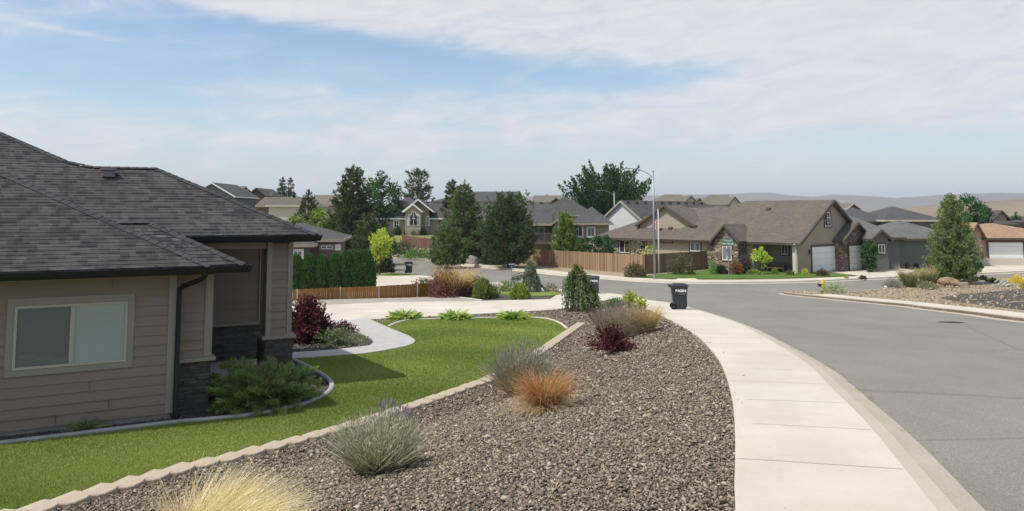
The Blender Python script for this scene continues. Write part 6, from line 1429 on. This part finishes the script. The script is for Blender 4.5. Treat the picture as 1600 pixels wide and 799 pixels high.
# ------------------------------------------------------------------ street furniture and small things
def text(s, size, m, parent, loc, rot, ext=.004, al='CENTER', name='lettering', bold=0.0, sx=1.0):
    cu = bpy.data.curves.new(name, 'FONT'); cu.body = s; cu.size = size; cu.extrude = ext; cu.align_x = al; cu.align_y = 'CENTER'; cu.offset = bold
    o = bpy.data.objects.new(name, cu); COL.objects.link(o); bpy.context.view_layer.update(); me = bpy.data.meshes.new_from_object(o); bpy.data.objects.remove(o); me.materials.clear(); me.materials.append(m); o = bpy.data.objects.new(name, me); COL.objects.link(o); o.parent = parent; o.location = loc; o.rotation_euler = rot; o.scale = (sx, 1, 1); return o
def bin_(px, py, rz, label, D=None):
    """two wheeled rubbish cart; +x is its front, handle and wheels at -x; local -y side faces the street viewer"""
    g = G(px, py, .0) if D is None else Vector((X_at(px, D), D, 0)); t = empty('wheelie_bin', (g.x, g.y, Tz(g.x, g.y) + (.03 if D is None else -.1)), rz, label, 'rubbish bin', 'rubbish bins put out along the streets')
    b = MB(); b.taper(0, 0, .04, .92, .50, .48, .66, .60, ox=-.02); b.taper(-.02, 0, .86, .98, .67, .63, .70, .66)
    body = b.build('body', plastic, t, bevel=.03)
    r = MB()
    for y in (-.2, .2): r.box(.24, y - .03, .10, .29, y + .03, .80)
    r.box(-.34, -.315, .68, .30, -.29, .72); r.build('ribs', plastic, body, bevel=.006)
    l = MB(); l.taper(.0, 0, .985, 1.06, .76, .68, .60, .54); l.taper(.0, 0, 1.055, 1.09, .58, .50, .48, .40); l.box(-.46, -.26, .99, -.34, .26, 1.03); l.build('lid', plastic, t, bevel=.02)
    h = MB(); h.tube([(-.34, -.24, .93), (-.46, -.24, .98), (-.47, -.24, 1.0), (-.47, .24, 1.0), (-.46, .24, .98), (-.34, .24, .93)], .018, 6); h.build('handle', plastic, t, smooth=True)
    for y in (-.27, .27):
        w = MB(); w.tube([(-.27, y - .03, .125), (-.27, y + .03, .125)], .125, 16); w.build('wheel', rubber, t)
        w2 = MB(); w2.tube([(-.27, y - .036, .125), (-.27, y + .036, .125)], .05, 10); w2.build('hub', plastic, t)
    text('BASIN', .165, white_t, body, (.03, -.302, .80), (R(87), 0, 0), .004, bold=.006); text('disposal', .095, white_t, body, (.10, -.292, .69), (R(87), 0, 0), .003, bold=.002)
    return t
bin_(1062, 484.5, R(-6), 'dark blue grey rubbish bin at the kerb in the middle of the picture')
bin_(928, 459.5, R(-10), 'dark rubbish bin behind the weeping tree, the one nearer the open road')
bin_(917, 457.5, R(-12), 'dark rubbish bin almost hidden behind the weeping tree')
bin_(639, 427.6, R(8), 'dark rubbish bin on the neighbour street beyond the low fence')
# street lamps
def lamp(px, py, D, H, arm, label, ang=math.pi, r0=.11):
    x = X_at(px, D, py) ; t = empty('street_lamp', (x, D, Tz(x, D)), 0, label, 'street lamp')
    b = MB(); b.lathe([(.2, 0), (.2, .06), (.13, .1), (.13, .35), (.11, .4)], n=12); b.build('base', steel, t, smooth=False)
    p = MB(); p.tube([(0, 0, .05), (0, 0, H * .5), (0, 0, H)], [r0, r0 * .8, r0 * .6], 10); p.lathe([(.03, H - .01), (.09, H), (.09, H + .03), (.02, H + .08)], n=8); p.build('pole', steel, t, smooth=True)
    ca, sa = math.cos(ang), math.sin(ang); a = MB()
    pts = [(0, 0, H - .55), (ca * arm * .22, sa * arm * .22, H - .18), (ca * arm * .5, sa * arm * .5, H + .10), (ca * arm * .78, sa * arm * .78, H + .22), (ca * arm, sa * arm, H + .25)]
    a.tube(catm3(pts), .035, 8); a.build('arm', steel, t, smooth=True)
    h = MB(); hx, hy = ca * (arm + .3), sa * (arm + .3)
    M = Matrix.Translation((hx, hy, H + .24)) @ Matrix.Rotation(ang, 4, 'Z'); h.box(-.38, -.10, -.05, .30, .10, .03, M); h.box(-.05, -.13, -.07, .32, .13, .0, M); hd = h.build('lamp_head', steel, t, bevel=.02)
    g = MB(); g.box(.0, -.10, -.085, .28, .10, -.072, M); g.build('lens', mat('lamp lens', (.6, .6, .58), .2, .5), hd); c = MB(); c.tube([(hx - ca * .15, hy - sa * .15, H + .27), (hx - ca * .15, hy - sa * .15, H + .37)], .045, 8); c.build('photocell', plastic, hd)
    return t
def catm3(pts, n=6):
    out = []; P_ = [Vector(p) for p in pts]
    for i in range(len(P_) - 1):
        p0, p1, p2, p3 = P_[max(i - 1, 0)], P_[i], P_[i + 1], P_[min(i + 2, len(P_) - 1)]
        for k in range(n):
            t = k / n; out.append(.5 * ((2 * p1) + (p2 - p0) * t + (2 * p0 - 5 * p1 + 4 * p2 - p3) * t * t + (3 * p1 - p0 - 3 * p2 + p3) * t ** 3))
    out.append(P_[-1]); return out
DL = G(1025, 437).y
lamp(1023, 437, DL, P(1022, 268, DL).z - Tz(X_at(1023, DL), DL), 2.1, 'tall galvanised street lamp with a curved arm on the far corner')
DL2 = 112; lamp(960, 340, DL2, P(960, 300.5, DL2).z - Tz(X_at(960, DL2), DL2), 1.9, 'distant street lamp standing in front of the big fanned tree', r0=.1)
# flagpole with flag
DF = 71.5; xf = X_at(1029, DF, 380); zt = Tz(xf, DF); t = empty('flagpole', (xf, DF, zt), 0, 'white flagpole with a hanging red and white striped flag behind the shade toned fence', 'flagpole')
Hf = P(1027, 329, DF).z - zt; m = MB(); m.tube([(0, 0, 0), (0, 0, Hf)], [.05, .035], 8); m.lathe([(.02, Hf), (.07, Hf + .05), (.02, Hf + .11)], n=8); m.build('pole', white_p, t, smooth=True)
def f_flag(nt, b):
    a = N(nt, 'ShaderNodeAttribute', attribute_name='Col'); nt.links.new(a.outputs['Color'], b.inputs['Base Color'])
fm = mat('flag cloth', (.5, .1, .1), .8, .1, fn=f_flag); n, k = 26, 40; V, C = [], []
z1 = P(1027, 334, DF).z - zt; z0_ = P(1027, 361, DF).z - zt
def fp(i, j):
    s = i / n; tt = j / k; wd = .50 * (.25 + .75 * min(1, tt * 1.6)) ; x = -.04 - wd * s * (1 - .1 * math.sin(tt * 5)); y = .07 * math.sin(s * 9 + tt * 2) ; z = z1 - (z1 - z0_) * (tt * (1 - .10 * (1 - s)) + .02 * s); return (x, y, z)
for i in range(n):
    for j in range(k):
        V.append([fp(i, j), fp(i + 1, j), fp(i + 1, j + 1), fp(i, j + 1)])
        tt = (j + .5) / k; s = (i + .5) / n
        if tt < .34: c = (.035, .05, .14) if (i * 3 + j * 2) % 9 else (.6, .6, .6)
        else: c = (.50, .04, .05) if int((tt * 1.0 + s * .55) * 13) % 2 else (.66, .64, .62)
        C.append([c] * 4)
quads_mesh('flag', np.array(V, float), np.array(C, float), t, fm)
# street name signs with the back of a stop sign
g = G(1139, 436.5); t = empty('street_sign', (g.x, g.y, Tz(g.x, g.y)), 0, 'steel post with two green street name blades and the grey back of a stop sign', 'street sign')
sgreen = mat('sign green', (.01, .20, .13), .5, .4); Hs = P(1139, 374, g.y).z - Tz(g.x, g.y)
m = MB(); m.box(-.03, -.03, -.2, .03, .03, Hs - .5); m.build('post', steel, t, bevel=.005)
oc = MB(); oc.prism([(.40 * math.cos(R(22.5 + 45 * i)), .40 * math.sin(R(22.5 + 45 * i))) for i in range(8)], -.006, .006)
oc.v = [(x * math.cos(R(-38)) + .08, x * math.sin(R(-38)) + .05, z + Hs - 1.05) for x, y, z in oc.v] if False else [(x * math.cos(R(-50)) - y * math.sin(R(-50)) + .06, x * math.sin(R(-50)) + y * math.cos(R(-50)) + .05, z + Hs - 1.1) for x, y, z in oc.v]
oc.build('stop_sign_plate', steel, t)
for (w_, h_, z_, a_, s_, x_) in ((.80, .24, Hs - .12, 4, 'KELLN S', .02), (1.02, .22, Hs - .38, -14, 'WESTHILL DR', -.02)):
    M = Matrix.Translation((x_, -.05, z_)) @ Matrix.Rotation(R(a_), 4, 'Z'); m = MB(); m.box(-w_ / 2, -.006, -h_ / 2, w_ / 2, .006, h_ / 2, M); o = m.build('name_blade', sgreen, t)
    text(s_, h_ * .78, white_t, o, tuple(M @ Vector((0, -.009, 0))), (R(90), 0, R(a_)), .002, bold=.004, sx=.82 if len(s_) > 8 else 1.0)
m = MB(); m.box(-.03, -.035, Hs - .5, .03, .025, Hs - .02); m.build('bracket', steel, t)
# blue sign on a thin post
g = G(799.5, 447); t = empty('blue_sign', (g.x, g.y, Tz(g.x, g.y)), 0, 'thin post carrying a small blue address blade at the edge of the street', 'sign'); Hb = P(799, 413.5, g.y).z - Tz(g.x, g.y)
m = MB(); m.tube([(0, 0, -.1), (0, 0, Hb)], .028, 8); m.build('post', steel, t)
m = MB(); m.box(-.28, -.045, Hb - .06, .28, -.03, Hb + .08); o = m.build('sign_plate', mat('sign blue', (.015, .06, .25), .5, .4), t, bevel=.003); text('W 4270', .12, white_t, o, (0, -.048, Hb + .01), (R(90), 0, 0), .002, bold=.002)
# hydrant
g = G(1286, 457); t = empty('fire_hydrant', (g.x, g.y, Tz(g.x, g.y) + .02), R(-10), 'yellow fire hydrant on the tip of the corner lot', 'fire hydrant')
hy = mat('hydrant yellow', (.60, .40, .03), .5, .4, fn=noisy((.55, .36, .025), (.65, .44, .035), 4, 30, .12, .1, .003))
m = MB(); m.lathe([(.16, .1), (.16, .14), (.115, .16), (.11, .5), (.15, .52), (.15, .56), (.135, .58), (.13, .63), (.10, .70), (.05, .745), (.03, .75), (.03, .79)], n=16); m.build('barrel', hy, t, smooth=False)
m = MB(); m.lathe([(.15, -.1), (.15, .1)], n=14); m.build('base_flange', mat('hydrant base', (.05, .04, .03), .8), t)
m = MB(); m.tube([(.0, -.1, .42), (0, -.2, .42)], .055, 10); m.tube([(0, -.2, .42), (0, -.23, .42)], .07, 8); m.build('front_nozzle', hy, t)
m = MB(); m.tube([(-.1, 0, .42), (-.24, 0, .42)], .085, 12); m.tube([(-.24, 0, .42), (-.29, 0, .42)], .11, 8); m.build('steamer_cap', rubber, t)
m = MB(); m.tube([(.1, 0, .42), (.19, 0, .42)], .05, 10); m.build('side_nozzle', hy, t)
# manhole cover
g = G(1486, 504); m = MB(); cp = [(.38 * math.cos(R(15 * i)), .38 * math.sin(R(15 * i))) for i in range(24)]
def disk(m, r, z): m.face([(r * math.cos(R(12 * i)), r * math.sin(R(12 * i)), z) for i in range(30)])
g = G(1486, 504, -.115); t = empty('manhole_cover', (g.x, g.y, Tz(g.x, g.y) - .113), 0, 'round dark iron manhole cover in the right part of the asphalt', 'manhole cover')
t.rotation_euler = (math.atan2(Tz(g.x, g.y + .5) - Tz(g.x, g.y - .5), 1), 0, 0)
m = MB(); m.lathe([(.42, -.04), (.42, .006), (.36, .007)], n=28); m.build('rim', mat('iron', (.05, .045, .04), .7, .4), t); m = MB(); m.lathe([(.355, -.03), (.355, .012)], n=28)
for k in range(-3, 4): m.box(-.25, k * .08 - .012, .012, .25, k * .08 + .012, .018)
m.build('lid', mat('iron lid', (.075, .07, .065), .7, .4), t)
# accessible ramp with yellow pad on the far corner
rp = Gs([(1052, 439.8), (1064, 434), (1080, 433.5), (1095, 439.8)]); o = sheet('kerb_ramp', rp, .05, mat('pale concrete', (.62, .58, .5), .85, .2), 1.0, .1)
rp = Gs([(1074, 436.4), (1086, 436.4), (1091, 438.6), (1078, 438.6)]); o = sheet('tactile_pad', rp, .07, mat('tactile yellow', (.62, .52, .30), .8, .2), 1.0, .05, kind=None); tag(o, 'faded yellow tactile pad on the kerb ramp across the street', 'tactile paving')
# boulders and stones
def rock(px, py, s, label, m=None, D=None, fl=.7, seed=1, cat='boulder', group=None, name='boulder'):
    g = G(px, py) if D is None else Vector((X_at(px, D), D, 0)); bm = bmesh.new(); bmesh.ops.create_icosphere(bm, subdivisions=3, radius=1); rr = random.Random(seed); ph = [rr.uniform(0, 6) for _ in range(6)]
    for v in bm.verts:
        c = v.co; f = 1 + .16 * math.sin(c.x * 3 + ph[0]) * math.sin(c.y * 3.3 + ph[1]) + .12 * math.sin(c.z * 4 + ph[2] + c.x * 2) + rr.uniform(-.04, .04); v.co = Vector((c.x * s[0], c.y * s[1], c.z * s[2])) * f; v.co.z += s[2] * .45
    me = bpy.data.meshes.new(name); bm.to_mesh(me); bm.free(); me.materials.append(m or mat('grey boulder', (.3, .28, .25), .9, .2, fn=noisy((.24, .22, .20), (.36, .34, .31), 1.5, 12, .25, .6, .03)))
    o = bpy.data.objects.new(name, me); COL.objects.link(o); o.location = (g.x, g.y, Tz(g.x, g.y)); o.rotation_euler = (0, 0, rr.uniform(0, 6)); return tag(o, label, cat, group)
D_ = G(738, 413).y; u_ = D_ / F
rock(738, 413, (9 * u_, 8 * u_, 9 * u_), 'big pale grey boulder between the olive spruce and the round pine')
pale = mat('pale stone', (.5, .46, .4), .9, .2, fn=noisy((.42, .38, .33), (.58, .54, .48), 1.5, 12, .2, .5, .02)); brn = mat('brown rock', (.25, .19, .14), .9, .2, fn=noisy((.19, .145, .11), (.31, .24, .18), 1.5, 10, .3, .6, .03))
for i, (px, py, a, b, mm, l) in enumerate(((745, 416, 4, 2.4, pale, 'pale stone just below the big boulder'), (733, 413, 3, 2.2, None, 'small grey stone left of the big boulder'), (726, 411.5, 3.4, 2.4, None, 'small round stone in the row left of the boulder'), (718, 410, 3, 2.2, None, 'small stone in the middle of the row on the bank'), (709, 409, 3.2, 2.6, None, 'leftmost small stone of the row on the bank'),
        (777, 446, 5, 3.2, pale, 'white stone left of the small round green shrub'), (798, 447.5, 3.2, 2.6, pale, 'white stone at the foot of the blue sign post'), (1384, 450.5, 3, 2.4, pale, 'small white stone beside the grey twiggy lavender'), (1492, 465, 2.6, 2.2, pale, 'small white stone on the soil near the dark gravel'), (1507, 450, 9, 6, brn, 'brown rock on the right side of the dirt mound'), (1553, 448, 3, 2.4, pale, 'pale stone right of the dirt mound'), (1572, 448, 4.5, 2.6, pale, 'pale stone below the driftwood rock'))):
    u_ = G(px, py).y / F; rock(px, py, (a * u_, a * u_ * .8, b * u_), l, mm, seed=20 + i, name='stone', cat='stone')
dirt = mat('dirt clods', (.35, .26, .16), .95, .1, fn=noisy((.20, .14, .085), (.36, .27, .16), 2.5, 9, .4, 1.0, .06)); u_ = G(1484, 449).y / F
rock(1484, 449, (19 * u_, 13 * u_, 11 * u_), 'tan dirt mound in front of the pine on the corner lot', dirt, seed=41, name='dirt_mound', cat='dirt mound')
# weathered slabs leaning (driftwood like) near the right edge
g = G(1566, 448); t = empty('driftwood', (g.x, g.y, Tz(g.x, g.y)), 0, 'weathered silver grey driftwood logs piled right of the pine', 'driftwood'); dw = mat('driftwood grey', (.33, .33, .33), .9, .15, fn=noisy((.26, .26, .27), (.42, .42, .41), 3, 12, .3, .6, .02, stretch=(.3, 1, 1)))
for i, (a, b, r0) in enumerate((((-.5, -.2, .05), (.35, .1, .42), .10), ((-.2, -.3, .05), (.55, .0, .35), .09), ((-.45, .1, .3), (.1, .3, .52), .07), ((.0, -.35, .06), (.7, -.2, .12), .09))):
    m = MB(); a, b = Vector(a), Vector(b); m.tube([a, a.lerp(b, .5) + Vector((0, 0, .06)), b], [r0, r0 * .8, r0 * .35], 8); m.build('log', dw, t, smooth=True)
# garden path lights on the corner house drive
for i, (px, py) in enumerate(((1305.5, 424), (1334, 426.5), (1357.5, 429.5))):
    g = G(px, py); t = empty('path_light', (g.x, g.y, Tz(g.x, g.y)), 0, ['small dark path light nearest the double garage door', 'small dark path light in the middle of the drive edge', 'small dark path light nearest the street beside the brown shrub'][i], 'path light', 'path lights along the corner house drive')
    m = MB(); m.tube([(0, 0, 0), (0, 0, .42)], .018, 6); m.build('stake', darktrim, t); m = MB(); m.lathe([(.02, .42), (.10, .43), (.03, .50)], n=8); m.build('lamp_cap', darktrim, t)
# sticks on the dark gravel
g = G(1590, 476); m = MB(); m.tube([(-.7, -.05, .05), (-.2, .03, .10), (.4, 0, .14), (1.0, .08, .12)], [.015, .03, .03, .02], 6); o = m.build('branch', mat('dry branch', (.36, .30, .22), .9), loc=(g.x, g.y, Tz(g.x, g.y)), smooth=True); tag(o, 'dry pale branch lying on the dark gravel at the right edge', 'branch')
# flower stalk heads of the perennial under the window
# air: even haze around everything but the sky
hz = MB(); hz.box(-8500, -320, -9, 8500, 7000, 190)
hm_ = bpy.data.materials.new('haze'); hm_.use_nodes = True; nt = hm_.node_tree; nt.nodes.clear(); o_ = nt.nodes.new('ShaderNodeOutputMaterial'); v_ = nt.nodes.new('ShaderNodeVolumePrincipled')
v_.inputs['Color'].default_value = (.64, .75, .92, 1); v_.inputs['Density'].default_value = .00013; v_.inputs['Anisotropy'].default_value = .2; nt.links.new(v_.outputs[0], o_.inputs['Volume'])
ho = hz.build('haze', hm_); ho['kind'] = 'stuff'; ho['label'] = 'thin summer haze over the valley'
